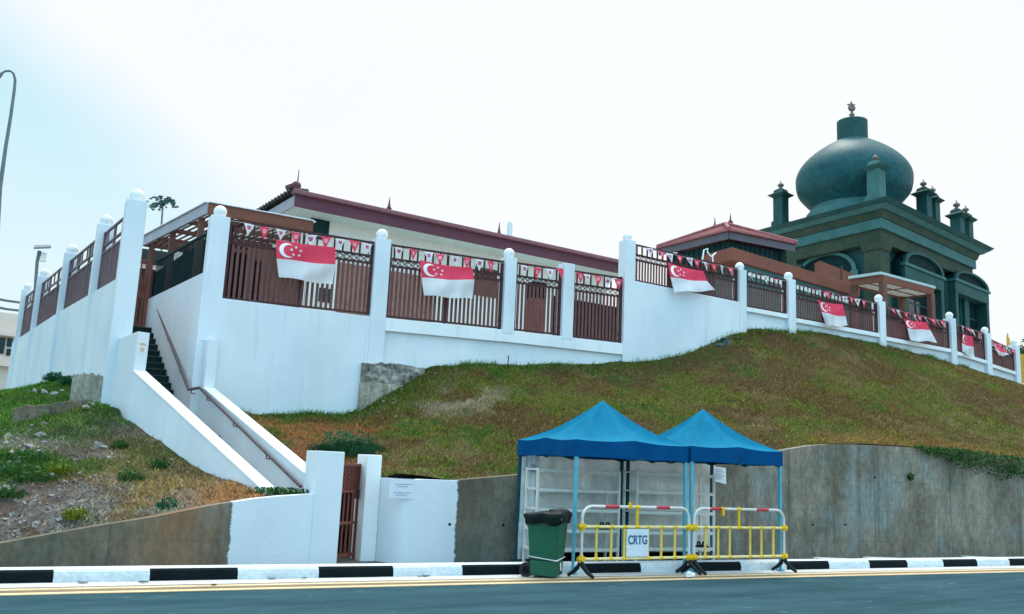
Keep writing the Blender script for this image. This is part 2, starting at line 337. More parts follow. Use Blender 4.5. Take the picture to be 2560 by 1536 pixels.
# ------------------------------------------------------------------ retaining walls
YW = 1.8
def prof_px(l, Y): return [aY(x, y, Y) for x, y in l]
lw = [(-14, YW, .02), (-3, YW, .06)]+[tuple(p) for p in prof_px([(0, 1359), (100, 1341), (215, 1320), (388, 1292), (533, 1263), (580, 1256), (640, 1247), (700, 1241), (792, 1236)], YW)]
lw[-1] = (3.925, YW, lw[-1][2])
edgeL = aY(572, 1340, YW).x
w = MB(); w.strip(lw, .24, -.4)
PA['concL'] = concrete('concrete_left', edgeL, 1, (.12, .10, .07), (.25, .20, .145), rust=aY(440, 1330, YW).x)
tag(w.build('retaining_wall', 'concL'), 'low grey concrete retaining wall left of the roadside gate, painted white beside it', 'wall')
pr0 = aY(955, 1195, 2.3)
rtop = [(lerp(pr0.x-.04, 5.5, t), lerp(2.36, 1.80, 1-(1-t)**2.4), lerp(pr0.z, 1.225, t)) for t in np.linspace(0, 1, 14)]+[tuple(p) for p in prof_px([(1060, 1199), (1140, 1202), (1303, 1187), (1600, 1160), (1800, 1142), (1960, 1126), (2030, 1114), (2075, 1111), (2120, 1111), (2200, 1114), (2280, 1119), (2430, 1133), (2560, 1150)], YW)]
e = rtop[-1]; rtop += [(32, YW, e[2]-.05), (60, YW, e[2]-.3)]
edgeR = aY(1141, 1300, YW).x
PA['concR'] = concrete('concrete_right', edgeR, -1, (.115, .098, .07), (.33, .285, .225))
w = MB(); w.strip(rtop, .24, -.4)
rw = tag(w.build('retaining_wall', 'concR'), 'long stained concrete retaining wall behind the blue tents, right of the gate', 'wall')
for px, py in ((2187, 1194), (2113, 1312), (2032, 1312), (2555, 1192), (1124, 1311), (1258, 1313), (1300, 1336)):
    p = aY(px, py, YW); q = MB(); q.tube([(p.x, YW-.012, p.z), (p.x, YW+.02, p.z)], .021, 10); o = q.build('weep_hole', 'dark', rw)
# ------------------------------------------------------------------ roadside gate and its piers
zt = aY(830, 1129, 1.78).z
lp = box('gate_pier', (3.925, 4.335, 1.775, 2.40, -.3, zt), 'white', None, .012)
tag(lp, 'broad white pier on the left side of the roadside gate', 'gate pier')
a = aY(919, 1140, 2.28); bq = aY(956, 1140, 2.28)
rp = box('gate_pier', (a.x, bq.x, 2.28, 2.76, -.3, a.z+.02), 'white2', None, .012)  # brighter white: the light on this pier is put into its colour
tag(rp, 'slimmer white pier on the right side of the roadside gate', 'gate pier')
g0 = Vector((4.30, 2.08, 0)); gq = aY(905, 1160, 2.60); g1 = Vector((gq.x, 2.60, 0)); gz = gq.z; gd = (g1-g0); gl = gd.length; gd.normalize(); gn = Vector((gd.y, -gd.x, 0))
gate = thing('metal_gate', (g0.x, g0.y, 0), 'narrow red brown metal gate between the two white piers by the road', 'gate')
def gp(u, z, v=0): return g0+gd*u+gn*v+Vector((0, 0, z))
f = MB()
for u in (.03, gl-.03): f.beam(gp(u, -.05), gp(u, gz), .05, .06, 0, gn)
for z in (gz-.025, gz*.70, .03, gz*.36): f.beam(gp(0, z), gp(gl, z), .05, .045)
f.build('frame', 'gate', gate, .004)
f = MB()
for i in range(5):
    for k in range(4):
        u = lerp(.08, gl-.08, (i+.5)/5); z = lerp(gz*.72, gz-.06, (k+.5)/4)
        f.tube([gp(u+.035*math.cos(t), z+.045*math.sin(t)) for t in np.linspace(0, 2*math.pi, 9)], .009, 5)
f.beam(gp(.03, gz*.85, -.012), gp(gl-.03, gz*.85, -.012), .006, gz*.26); f.build('lattice_panel', 'gate', gate)
f = MB()
for i in range(6):
    u = lerp(.08, gl-.08, i/5); f.beam(gp(u, .0), gp(u, gz*.70), .028, .02, 0, gn)
f.build('bars', 'gate', gate)
f = MB(); f.beam(gp(gl-.13, gz*.62, .03), gp(gl-.13, gz*.72, .03), .05, .05, 0, gn); f.build('lock_box', 'fence_d', gate)
# ------------------------------------------------------------------ staircase
A0, A1 = Vector((3.25, 2.12, 0)), Vector((1.72, 6.5, 0)); zA0, zA1 = aP(650, 1229, A0, A1).z, aP(338, 925, A0, A1).z
B0, B1 = Vector((4.02, 2.75, 0)), Vector((3.20, 7.74, 0)); zB0, zB1 = aP(752, 1186, B0, B1).z, aP(516, 968, B0, B1).z
pd = (A1-A0).normalized(); pn = Vector((pd.y, -pd.x, 0))
def parapet(name, P, Q, zp, zq, th, label, post_z, post_y, px0, extra=0):
    t = thing(name, (P.x, P.y, 0), label, 'wall')
    d = (Q-P).normalized(); n = Vector((d.y, -d.x, 0))*th            # to the right of the climbing direction
    def W(p, z): return Vector((p.x, p.y, z))
    w = MB(); w.hexa([W(P, -.3), W(P+n, -.3), W(Q+n, -.3), W(Q, -.3)], [W(P, zp), W(P+n, zp), W(Q+n, zq), W(Q, zq)]); w.build('wall_body', 'white', t, .006)
    w = MB(); e = n*.06
    w.hexa([W(P-e, zp), W(P+n+e, zp), W(Q+n+e, zq), W(Q-e, zq)], [W(P-e, zp+.035), W(P+n+e, zp+.035), W(Q+n+e, zq+.035), W(Q-e, zq+.035)]); w.build('coping', 'white2', t, .006)
    w = MB(); Q2 = Vector((px0, post_y, 0)); w.hexa([W(Q, -.3), W(Q+n, -.3), W(Q2+Vector((th, 0, 0)), -.3), W(Q2, -.3)], [W(Q, post_z), W(Q+n, post_z), W(Q2+Vector((th, 0, 0)), post_z), W(Q2, post_z)])
    w.build('end_post', 'white', t, .006); return t
zpost = aP(345, 829, A0, A1).z
fp = parapet('stair_parapet', A0, A1, zA0, zA1-.03, .23, 'sloping white outer parapet of the stairs, with a short post and sticker at its top', zpost, 8.0, 1.52)
bp_ = parapet('stair_parapet', B0, B1, zB0, zB1-.03, .22, 'sloping white inner parapet of the stairs, behind the handrail', 3.80, 7.96, 3.17)
def on_face(px, py, P, Q, off=.006):
    return aP(px, py, (P.x, P.y), (Q.x, Q.y))
# warning sticker on the post
sq = MB(); nA = Vector((pd.y, -pd.x, 0)); ctr = A1+nA*.115; pz = lerp(zA1, zpost, .62)
sq.hexa([ctr+nA*-.075+pd*-.006+Vector((0, 0, pz-.10)), ctr+nA*.075+pd*-.006+Vector((0, 0, pz-.10)), ctr+nA*.075+pd*.0+Vector((0, 0, pz-.10)), ctr+nA*-.075+Vector((0, 0, pz-.10))],
        [ctr+nA*-.075+pd*-.006+Vector((0, 0, pz+.09)), ctr+nA*.075+pd*-.006+Vector((0, 0, pz+.09)), ctr+nA*.075+Vector((0, 0, pz+.09)), ctr+nA*-.075+Vector((0, 0, pz+.09))])
st = tag(sq.build('sticker', 'paper'), 'small white and yellow warning sticker on the stair post', 'sticker')
sq = MB()
for z, wd in ((pz+.06, .05), (pz+.035, .06), (pz-.02, .04), (pz-.05, .05), (pz-.075, .03)):
    a = ctr+pd*-.009+nA*-wd+Vector((0, 0, z)); bq = ctr+pd*-.009+nA*wd+Vector((0, 0, z)); sq.beam(a, bq, .004, .014)
sq.build('markings', 'bananay', st)
# steps
stairs = thing('staircase', (2.8, 4.5, 0), 'dark green steps climbing between white walls up to the compound', 'stairs')
NL = 11; zl = 1.82
def lin(P, Q, y): return P.x+(Q.x-P.x)*(y-P.y)/(Q.y-P.y)
def step_part(y0, y1, xl0, xr0, xl1, xr1, z, zb):
    w = MB(); w.hexa([(xl0, y0, zb), (xr0, y0, zb), (xr1, y1, zb), (xl1, y1, zb)], [(xl0, y0, z), (xr0, y0, z), (xr1, y1, z), (xl1, y1, z)], 0)
    w.box(xl0+.01, xr0-.01, y0-.012, y0+.03, z-.02, z+.006, 1)
    w.build('step', ['step', 'nosing'], stairs)
PA['nosing'] = M('step_nosing', (.055, .085, .075), None, 4, .8)
for i in range(NL):
    y0 = lerp(2.7, 6.9, i/NL); y1 = lerp(2.7, 6.9, (i+1)/NL)
    step_part(y0, y1, lin(A0, A1, y0)+.24, lin(B0, B1, y0)-.0, lin(A0, A1, y1)+.24, lin(B0, B1, y1), zl*(i+1)/NL, -.3)
RW0, RW1 = Vector((3.0, 7.75, 0)), Vector((2.47, 12.8, 0)); LWX = lambda y: 1.76-.13*(y-8)
step_part(6.9, 7.9, 1.8, 3.18, 1.72, 3.02, zl, -.3)
for i in range(16):
    y0 = 7.9+i*.275; y1 = y0+.275
    step_part(y0, y1, LWX(y0), lin(RW0, RW1, y0), LWX(y1), lin(RW0, RW1, y1), zl+.1645*(i+1), -.3)
w = MB(); w.strip([(RW0.x, RW0.y+.2, 5.22), (RW1.x, RW1.y, 5.27)][::-1], .25, -.3)
tag(w.build('stair_side_wall', 'white'), 'tall white side wall of the upper stairs, carrying the dark bar railing', 'wall')
# dark railing on that wall
rl = thing('railing', (2.75, 10, 5.24), 'dark railing of close vertical bars on the wall above the stairs', 'railing')
f = MB(); xo = .1
pa, pb = Vector((RW0.x+xo, 8.35, 5.22)), Vector((RW1.x+xo, 12.7, 5.27)); f.beam(pa+Vector((0, 0, .98)), pb+Vector((0, 0, .98)), .05, .05); f.beam(pa+Vector((0, 0, .05)), pb+Vector((0, 0, .05)), .04, .04)
f.build('rails', 'teal_d', rl); f = MB()
for i in range(42):
    p = pa.lerp(pb, i/41); f.beam(p, p+Vector((0, 0, .98)), .016, .016, 0, (0, 1, 0))
f.build('bars', 'teal_d', rl)
# upper gate
ug = thing('metal_gate', (2, 12.6, 4.45), 'dark red metal gate at the head of the stairs', 'gate')
f = MB(); xl, xr = 1.32, 2.42; zt_ = 6.25
for x in (xl, xr, 1.88): f.box(x-.04, x+.04, 12.6, 12.66, 4.46, zt_)
for z in (4.55, 5.3, 6.2): f.box(xl, xr, 12.605, 12.655, z-.04, z+.04)
f.build('frame', 'gate', ug, .004); f = MB()
for i in range(9): x = lerp(xl+.1, xr-.1, i/8); f.box(x-.016, x+.016, 12.61, 12.64, 4.55, 6.2)
f.build('bars', 'gate', ug); box('panel', (xl+.04, xr-.04, 12.645, 12.66, 5.32, 5.75), 'gate', ug)
# yellow-green plant behind upper gate is built with the shrubs
# handrail
hr = thing('handrail', (3.0, 7.5, 2.7), 'thin brown metal handrail running down the stairs', 'handrail')
h0 = aY(380, 757, 12.45); h1 = aY(386, 751, 12.3); h2 = aP(471, 974, (RW0.x-.07, RW0.y), (RW1.x-.07, RW1.y)); h3 = aP(499, 970, (B0.x-.07, B0.y), (B1.x-.07, B1.y)); h4 = aP(752, 1217, (B0.x-.07, B0.y), (B1.x-.07, B1.y))
f = MB(); f.tube([h0, h1, h1.lerp(h2, .5), h2], .03, 10); f.tube([h2, h3], .03, 10); f.tube([h3, h3.lerp(h4, .5), h4], .027, 10); f.ball(h2, .03); f.ball(h3, .03); f.build('rail', 'rail', hr)
for p, dx in ((h1.lerp(h2, .12), .08), (h1.lerp(h2, .45), .08), (h1.lerp(h2, .8), .08), (h2.lerp(h3, .3), .08), (h3.lerp(h4, .1), .09), (h3.lerp(h4, .4), .09), (h3.lerp(h4, .72), .09)):
    f = MB(); f.tube([p, p+Vector((0, 0, -.09)), p+Vector((dx, .02, -.09))], .011, 6); f.build('bracket', 'rail', hr)
# ------------------------------------------------------------------ compound wall: pillars, walls and fence panels
def pillar(name, x0, x1, y0, y1, zb, zt, ball, label, r=.14, ped=None):
    t = thing(name, ((x0+x1)/2, (y0+y1)/2, zb), label, 'wall pillar', 'white pillars of the compound wall')
    w = MB(); w.box(x0, x1, y0, y1, zb, zt); w.build('shaft', 'white', t, .01)
    if ball:
        bo = MB(); c = Vector(((x0+x1)/2, (y0+y1)/2, zt+r*.86)); bo.ball(c, r); bo.lathe((c.x, c.y, zt), [(r*.75, 0), (r*.6, .035)], 16); bo.build('ball_finial', 'ball', t)
    return t
def scroll(f, P, u0, u1, z0, z1, n):
    for i in range(n):
        uc = lerp(u0, u1, (i+.5)/n); ru = (u1-u0)/n*.46; rz = (z1-z0)*.42; zc = (z0+z1)/2
        f.tube([P(uc+ru*math.cos(t), zc+rz*math.sin(t)) for t in np.linspace(0, 2*math.pi, 9)], .012, 4)
        f.tube([P(uc+ru*.5*math.cos(t+.6), zc+rz*.5*math.sin(t+.6)) for t in np.linspace(0, 4.2, 6)], .010, 4)
def fence_panel(p, q, z0a, z0b, z1a, z1b, label, typ='A', step=.115, bw=.055, mats=('fence_d', 'fence', 'fence_d'), group='brown metal fence panels between the white pillars'):
    p, q = Vector((*p, 0)), Vector((*q, 0)); d = q-p; L = d.length; d.normalize(); n = Vector((d.y, -d.x, 0))
    t = thing('fence_panel', ((p.x+q.x)/2, (p.y+q.y)/2, min(z0a, z0b)), label, 'fence panel', group)
    def P(u, k, v=0.):                       # k: 0 bottom .. 1 top
        s = u/L; z0 = lerp(z0a, z0b, s); z1 = lerp(z1a, z1b, s); return p+d*u+n*v+Vector((0, 0, lerp(z0, z1, k)))
    f = MB()
    for u in (.03, L-.03): f.beam(P(u, 0), P(u, 1), .06, .06, 0, n)
    npost = max(0, int(L/1.7)); 
    for i in range(npost): u = L*(i+1)/(npost+1); f.beam(P(u, 0), P(u, 1), .05, .05, 0, n)
    ks = {'A': (.0, .70, .80, 1.), 'B': (0., .64, .76, 1.), 'C': (.0, .58, .72, 1.)}[typ]
    for k in ks: f.beam(P(0, min(max(k, .02), .985)), P(L, min(max(k, .02), .985)), .045, .045)
    N2 = max(2, int(L/(step*1.7))) if typ != 'B' else max(2, int(L/.55))
    for i in range(N2):
        u = lerp(.03, L-.03, (i+.5)/N2); f.beam(P(u, ks[2]), P(u, 1), .035, .03, 0, n)
    f.build('frame', mats[0], t)
    f = MB(); N = max(2, int(L/step))
    for i in range(N):
        u = lerp(.07, L-.07, (i+.5)/N); f.beam(P(u, .02), P(u, ks[1]), bw, .025, 0, n)
    f.build('bars', mats[1], t)
    if typ != 'B':
        f = MB(); scroll(f, P, .06, L-.06, ks[1]+.01, ks[2]-.01, max(3, int(L/.17))); f.build('scrollwork', mats[2], t)
    for u in (0, L):
        for k in (.12, .72): f = MB(); f.beam(P(u-.07, k), P(u+.07, k), .05, .05); f.build('bracket', mats[0], t)
    return t
YF = 7.95                                      # front face of the compound wall
# P0 and the left side wall
P0 = (1.36, 1.76)
zP0 = aY(345, 500, 8.0).z
pillar('wall_pillar', 1.36, 1.76, 8.0, 8.42, 1.5, zP0, True, 'tall white corner pillar with a ball at the left of the stairs', .15)
LD = Vector((-.13, .99, 0)).normalized(); LS = Vector((1.36, 8.3, 0))
def LP(y): return LS+LD*((y-LS.y)/LD.y)
lwm = MB(); e = LP(22.9); lwm.strip([(e.x, e.y, 4.85), (LP(15).x, 15, 4.93), (LS.x, LS.y, 4.90)], .22, 1.0)
# low rendered plinth strip along the foot, proud of the wall
tag(lwm.build('compound_wall', 'white'), 'long white side wall running back on the left from the stair pillar', 'wall')
lys = [10.63, 14.57, 18.8, 21.9]
lab = ['second', 'third', 'fourth', 'last']
for i, y in enumerate(lys):
    c = LP(y); z = aZ({0: 260, 1: 172, 2: 110, 3: 65}[i], {0: 561, 1: 632, 2: 691, 3: 721}[i], 6.54).z
    pillar('wall_pillar', c.x-.06, c.x+.3, y-.16, y+.16, 1.2, 6.5, True, 'white ball topped pillar on the left side wall, %s from the stairs' % lab[i], .14)
ys = [8.42]+[v for y in lys for v in (y-.16, y+.16)]
for i in range(4):
    p, q = LP(ys[2*i]), LP(ys[2*i+1]); ofs = Vector((.1, 0, 0))
    fence_panel((q+ofs)[:2], (p+ofs)[:2], 4.9, 4.93, 6.3, 6.32, 'tall purple brown fence panel on the left side wall, %s from the stairs' % ['nearest', 'second', 'third', 'farthest'][i], 'B', .15, .032, ('fence_l', 'fence_l', 'fence_l'), 'fence panels on the left side wall')
# front pillars: (right edge px, top py, plan Y of front face, width, ball)
PX = [(577, 544, YF, .40, 1), (979, 600, YF, .37, 1), (1293.5, 646, YF, .32, 1), (1438, 661, YF, .33, 0), (1590, 603, YF, .34, 1),
      (1867, 676, YF, .26, 1), (1989.5, 700, YF, .29, 1), (2214, 755, 8.05, .28, 1), (2390, 797, 8.75, .28, 1), (2478, 834, 9.3, .28, 1), (2549, 863, 10.0, .26, 1)]
PLab = ['white ball topped pillar right of the stairs, beside the first flag', 'white ball topped pillar between the first and second flags from the left', 'white ball topped pillar just right of the second flag',
        'short flat topped white pillar without a ball', 'tallest white pillar of the front wall, where the fence steps up', 'white ball topped pillar at the right end of the bare high wall',
        'white ball topped pillar left of the fourth flag', 'white ball topped pillar between the fourth and fifth flags', 'white ball topped pillar right of the fifth flag, left of the sixth', 'white ball topped pillar between the narrow flag and the crumpled flag',
        'last white pillar at the right edge of the photo']
PIL = []
for i, (px, py, Y, wd, bl) in enumerate(PX):
    p = aY(px, py, Y); PIL.append((p.x-wd, p.x, Y, p.z))
    pillar('wall_pillar', p.x-wd, p.x, Y, Y+.32, {0: 3.78, 2: aY(1278, 832, YF).z-.03, 3: aY(1425, 846, YF).z-.03}.get(i, 1.8), p.z, bl, PLab[i], .14 if i < 4 else .13)
# panel corner pixels: (left top, left bottom, right top, right bottom)
PPX = [((585, 549), (561, 750), (928, 604), (912, 787)), ((981, 611), (966, 795), (1242, 650), (1236, 822)), ((1295, 656), (1288, 828), (1385, 669), (1380, 838)), ((1440, 677), (1434, 845), (1552, 693), (1550, 858)),
       ((1594, 612), (1592, 704), (1836, 670), (1836, 754)), ((1868, 678), (1869, 768), (1949, 697), (1949, 783)), ((1991, 709), (1991, 796), (2180, 755), (2181, 831)), ((2215, 766), (2218, 843), (2358, 802), (2359, 869)),
       ((2394, 811), (2396, 880), (2452, 831), (2454, 899)), ((2481, 850), (2484, 912), (2530, 874), (2532, 928))]
FL = ['tall brown fence panel behind the first flag, nearest the stairs', 'tall brown fence panel behind the second flag', 'narrow tall brown fence panel with no flag, right of the second flag', 'tall brown fence panel left of the tallest pillar, with no flag',
      'short wide brown fence panel behind the third flag', 'short narrow brown fence panel between the third and fourth flags', 'short brown fence panel behind the fourth flag', 'short brown fence panel behind the fifth flag', 'short narrow brown fence panel behind the sixth flag', 'short brown fence panel behind the crumpled flag at the right']
PANZ = []
for i, (lt, lb_, rt, rb_) in enumerate(PPX):
    xa, Ya = PIL[i][1], PIL[i][2]+.12; xb, Yb = PIL[i+1][0], PIL[i+1][2]+.12
    za0, za1 = aP(*lb_, (xa, Ya), (xb, Yb)).z, aP(*lt, (xa, Ya), (xb, Yb)).z; zb0, zb1 = aP(*rb_, (xa, Ya), (xb, Yb)).z, aP(*rt, (xa, Ya), (xb, Yb)).z
    PANZ.append((xa, Ya, xb, Yb, za0, zb0, za1, zb1))
    fence_panel((xa+.01, Ya), (xb-.01, Yb), za0, zb0, za1, zb1, FL[i], 'A' if i < 4 else 'C', .115 if i < 4 else .10, .058 if i < 4 else .042)
# wall below the panels
for i, (xa, Ya, xb, Yb, za0, zb0, za1, zb1) in enumerate(PANZ):
    Ya -= .12; Yb -= .12; w = MB(); lb = MB()
    g = .018
    if i == 0:
        t = thing('compound_wall', ((xa+xb)/2, Ya, 2), 'tall plain white wall block under the first flag', 'wall'); w.box(PIL[0][0]+.2, PIL[1][0]+.0, Ya+.004, Ya+.5, 1.5, (za0+zb0)/2-g); w.build('wall_body', 'white', t, .01)
    elif i == 4:
        t = thing('compound_wall', ((xa+xb)/2, Ya, 2), 'high bare white wall without a ledge under the third flag', 'wall')
        w.hexa([(xa, Ya+.012, 2), (xb, Yb+.012, 2), (xb, Yb+.3, 2), (xa, Ya+.3, 2)], [(xa, Ya+.012, za0-g), (xb, Yb+.012, zb0-g), (xb, Yb+.3, zb0-g), (xa, Ya+.3, za0-g)]); w.build('wall_body', 'white', t, .01)
    else:
        nm = {1: 'second flag', 2: 'narrow tall fence panel', 3: 'fence panel left of the tallest pillar', 5: 'short fence panel between the third and fourth flags', 6: 'fourth flag', 7: 'fifth flag', 8: 'sixth flag', 9: 'crumpled flag'}[i]
        t = thing('compound_wall', ((xa+xb)/2, Ya, 2), 'white wall with a ledge below the %s' % nm, 'wall')
        hb = .30 if i < 4 else .13; s = .10 if i < 4 else .14
        if i in (2, 3): xa = PIL[i][0]
        w.hexa([(xa, Ya+s, 2), (xb, Yb+s, 2), (xb, Yb+.3, 2), (xa, Ya+.3, 2)], [(xa, Ya+s, za0-hb-g), (xb, Yb+s, zb0-hb-g), (xb, Yb+.3, zb0-hb-g), (xa, Ya+.3, za0-hb-g)]); w.build('wall_body', 'white', t)
        f0 = .01 if i < 4 else .03
        lb.hexa([(xa, Ya+f0, za0-hb-g), (xb, Yb+f0, zb0-hb-g), (xb, Yb+.3, zb0-hb-g), (xa, Ya+.3, za0-hb-g)], [(xa, Ya+f0, za0-g), (xb, Yb+f0, zb0-g), (xb, Yb+.3, zb0-g), (xa, Ya+.3, za0-g)]); lb.build('ledge', 'white2', t, .008)
# ------------------------------------------------------------------ hillside
def tps(P):
    P = np.array(P, float); n = len(P); d = np.hypot(P[:, None, 0]-P[None, :, 0], P[:, None, 1]-P[None, :, 1]); K = np.where(d > 0, d*d*np.log(d+1e-12), 0)
    A = np.zeros((n+3, n+3)); A[:n, :n] = K+np.eye(n)*.02; A[:n, n] = 1; A[:n, n+1:] = P[:, :2]; A[n, :n] = 1; A[n+1:, :n] = P[:, :2].T
    c = np.linalg.solve(A, np.r_[P[:, 2], 0, 0, 0])
    def f(x, y):
        x = np.asarray(x, float); y = np.asarray(y, float); o = c[n]+c[n+1]*x+c[n+2]*y
        for i in range(n):
            r2 = (x-P[i, 0])**2+(y-P[i, 1])**2; o = o+c[i]*.5*r2*np.log(r2+1e-12)
        return o
    return f
def vnoise(x, y, sc, seed):
    x = np.asarray(x)*sc+seed*17.3; y = np.asarray(y)*sc+seed*9.1; xi = np.floor(x).astype(int); yi = np.floor(y).astype(int); fx = x-xi; fy = y-yi
    fx = fx*fx*(3-2*fx); fy = fy*fy*(3-2*fy)
    def h(a, b_): n = (a*374761393+b_*668265263+seed*1442695) & 0x7fffffff; n = ((n ^ (n >> 13))*1274126177) & 0x7fffffff; return ((n ^ (n >> 16)) & 0xffff)/65535.
    return (h(xi, yi)*(1-fx)+h(xi+1, yi)*fx)*(1-fy)+(h(xi, yi+1)*(1-fx)+h(xi+1, yi+1)*fx)*fy
def fbm(x, y, sc, seed): return (vnoise(x, y, sc, seed)+.5*vnoise(x, y, sc*2.1, seed+1)+.25*vnoise(x, y, sc*4.3, seed+2)+.12*vnoise(x, y, sc*9, seed+3))/1.87
def T(v): return (v.x, v.y, v.z)
CR = [T(aY(x, y, 2.06)) for x, y in ((1000, 1190), (1140, 1201), (1303, 1186), (1500, 1167), (1700, 1149), (1850, 1135), (1960, 1124), (2030, 1112), (2120, 1108), (2280, 1116), (2430, 1130), (2560, 1147))]
CR += [(38, 2.06, 2.0), (60, 2.06, 1.8), (4.5, 2.75, 1.02), (4.15, 3.3, 1.16)]
for y, dz in ((4.2, .14), (5.4, .16), (6.6, .2), (7.7, .3)): CR.append((lin(B0, B1, y)+.25, y, lerp(zB0, zB1, (y-B0.y)/(B1.y-B0.y))-dz))
CR += [T(aY(x, y, 7.93)) for x, y in ((620, 1036), (760, 1037), (880, 1031), (915, 1010), (965, 982), (1015, 952), (1060, 926), (1110, 916), (1300, 916), (1500, 911), (1640, 902), (1700, 890), (1745, 874), (1800, 852), (1850, 836), (1950, 832), (2060, 840), (2200, 868))]
CR += [T(aY(2335, 896, 8.7)), T(aY(2450, 930, 9.2)), T(aY(2550, 966, 10.)), (40, 11.5, 4.2), (60, 14.5, 3.4)]
CR += [T(aY(x, y, Y)) for x, y, Y in ((1900, 960, 5.4), (2250, 980, 5.6), (1600, 1010, 5.2))]
hR = tps(CR)
PL0, PL1 = LP(8.3), LP(22.9)
CL = [(-14, 2.06, .05), (-30, 2.06, .0), (-3, 2.06, .1)]+[T(aY(x, y-1, 2.06)) for x, y in ((0, 1359), (100, 1341), (215, 1320), (388, 1292), (533, 1263), (640, 1246), (740, 1238))]
CL += [T(aP(x, y, A0, A1)) for x, y in ((300, 1042), (380, 1094), (455, 1142), (560, 1196), (640, 1230))]
CL += [T(aY(262, 1014, 8.2))]+[T(aP(x, y, PL0, PL1)) for x, y in ((185, 955), (120, 962), (60, 975), (22, 987))]
CL += [T(aY(x, y, Y)) for x, y, Y in ((0, 1110, 5.6), (150, 1125, 5.3), (0, 1200, 4.0), (260, 1200, 3.8), (260, 1120, 5.4), (130, 1002, 9.8), (45, 1064, 6.55), (130, 1042, 6.55), (215, 1020, 6.55), (250, 1012, 7.4), (0, 1010, 11.), (0, 988, 18.), (420, 1190, 3.9))]
CL += [(-8, 8, 1.5), (-14, 16, 1.2), (-20, 26, .8), (-4, 26, 2.2), (-30, 8, .4), (2, 30, 2.6)]
hL = tps(CL)
def YWL(x): return np.interp(x, [0, 23.4, 27.8, 30.7, 34, 60], [7.98, 8.1, 8.8, 9.35, 10.05, 14.6])
def colR(x, y):                              # ground / grass colour of the right slope (dry grass, green patches, bare soil)
    a = .55*fbm(x, y, .7, 3)+.45*fbm(x, y, 2.6, 103); g = .5*fbm(x, y, 1.0, 8)+.5*fbm(x, y, 3.2, 108); s = .5*fbm(x, y, .8, 15)+.5*fbm(x, y, 3.6, 115); a = a-.075*np.clip((x-11)/7, 0, 1); g = g-.05*np.clip((x-12)/7, 0, 1)
    brown = np.array([.095, .062, .026]); olive = np.array([.088, .094, .020]); green = np.array([.042, .090, .016]); tan = np.array([.155, .112, .058]); orange = np.array([.22, .088, .042]); grey = np.array([.22, .175, .14])
    def sm(v, p, q): return np.clip((v-p)/(q-p), 0, 1)[..., None]
    c = brown+(olive-brown)*sm(a, .42, .56); c = c+(green-c)*sm(g, .52, .62)*.7; c = c+(tan-c)*sm(s, .54, .66)*.6
    d = np.clip(1.25-np.hypot((x-4.9)/1.5, (y-5.2)/2.0), 0, 1)[..., None]*sm(fbm(x, y, 1.4, 31), .38, .55); c = c+(orange-c)*np.clip(d*1.5, 0, .85)*(.45+.9*vnoise(x, y, 5., 88)[..., None]).clip(0, 1)
    d = np.clip(1.1-np.hypot((x-8.2)/1.5, (y-6.1)/1.0), 0, 1)[..., None]*sm(fbm(x, y, 2.2, 41), .45, .6); c = c+(grey-c)*d
    d = sm(y-(YWL(x)-.55)+.5*fbm(x, y, 2, 51), .1, .7)*(x < 15)[..., None]; c = c+(green*.9-c)*d*.6
    d = sm(2.75-y+.8*(fbm(x, y, 1.5, 71)-.5), 0, .5)*sm(x, 13.5, 15.); c = c+(np.array([.21, .105, .045])-c)*d*.5
    return c
def colL(x, y):
    g = fbm(x, y, .8, 5); s = fbm(x, y, 1.6, 25)
    soil = np.array([.185, .162, .150])*(.30+1.35*fbm(x, y, 5., 201))[..., None]; brown = np.array([.12, .08, .05]); green = np.array([.045, .095, .016]); straw = np.array([.20, .135, .065]); orange = np.array([.28, .135, .06])  # noise on the soil paints dark, shaded crevices into its colour
    def sm(v, p, q): return np.clip((v-p)/(q-p), 0, 1)[..., None]
    up = sm(y+2*(g-.5)*2.2-.45*(x+1), 3.3, 4.3)          # vegetation further up the bank
    c = soil+(brown-soil)*sm(s, .42, .6); c = c+(straw-c)*np.maximum(sm(x+1.5*(g-.5), .5, 1.6), sm(y+1.5*(s-.5), 3.6, 4.3)*.9)*.85*sm(g+.5*(s-.5), .36, .5); c = c+(orange-c)*sm(x, 2.0, 2.6)*sm(3.4-y, 0, .8)*.8
    gm = up*sm(g+.25*(s-.5), .36, .46); c = c+(green-c)*gm; e = sm(y+1.8*(s-.5), 4.0, 5.0)*sm(g+.6*(s-.5), .33, .45); c = c+(green*.95-c)*e*.85; e2 = sm(y+1.2*(s-.5)-.35*np.clip(x-.8, 0, 1), 5.1, 5.7); c = c+(green*(.7+.7*vnoise(x, y, 3., 303)[..., None])-c)*e2*.85; e3 = sm(x+.8*(s-.5), .8, 1.6)*sm(y, 3.6, 4.2)*(1-e2); c = c+((straw*.75+brown*.35)-c)*e3*.45
    return c
def colored(name, base):
    m, nt, b = newmat(name); at = nd(nt, 'ShaderNodeAttribute', attribute_name='col')
    c = at.outputs['Color']
    if base:
        c = mix(nt, 1., c, ramp(nt, noise(nt, 9, 6, .8), [(.3, (.55,)*3), (.5, (.95,)*3), (.72, (1.5, 1.45, 1.4))]), 'MULTIPLY')
        c = mix(nt, 1., c, (1.0, 1.0, 1.0), 'MULTIPLY'); bump(nt, b, noise(nt, 14, 6, .8), .09, 1.)
    nt.links.new(c, b.inputs['Base Color']); b.inputs['Roughness'].default_value = .95; b.inputs['Specular IOR Level'].default_value = .1
    if not base:
        t = nd(nt, 'ShaderNodeBsdfTranslucent'); nt.links.new(c, t.inputs[0]); s = nd(nt, 'ShaderNodeMixShader'); s.inputs[0].default_value = .25
        nt.links.new(b.outputs[0], s.inputs[1]); nt.links.new(t.outputs[0], s.inputs[2]); nt.links.new(s.outputs[0], nt.nodes['Material Output'].inputs[0])
    return m
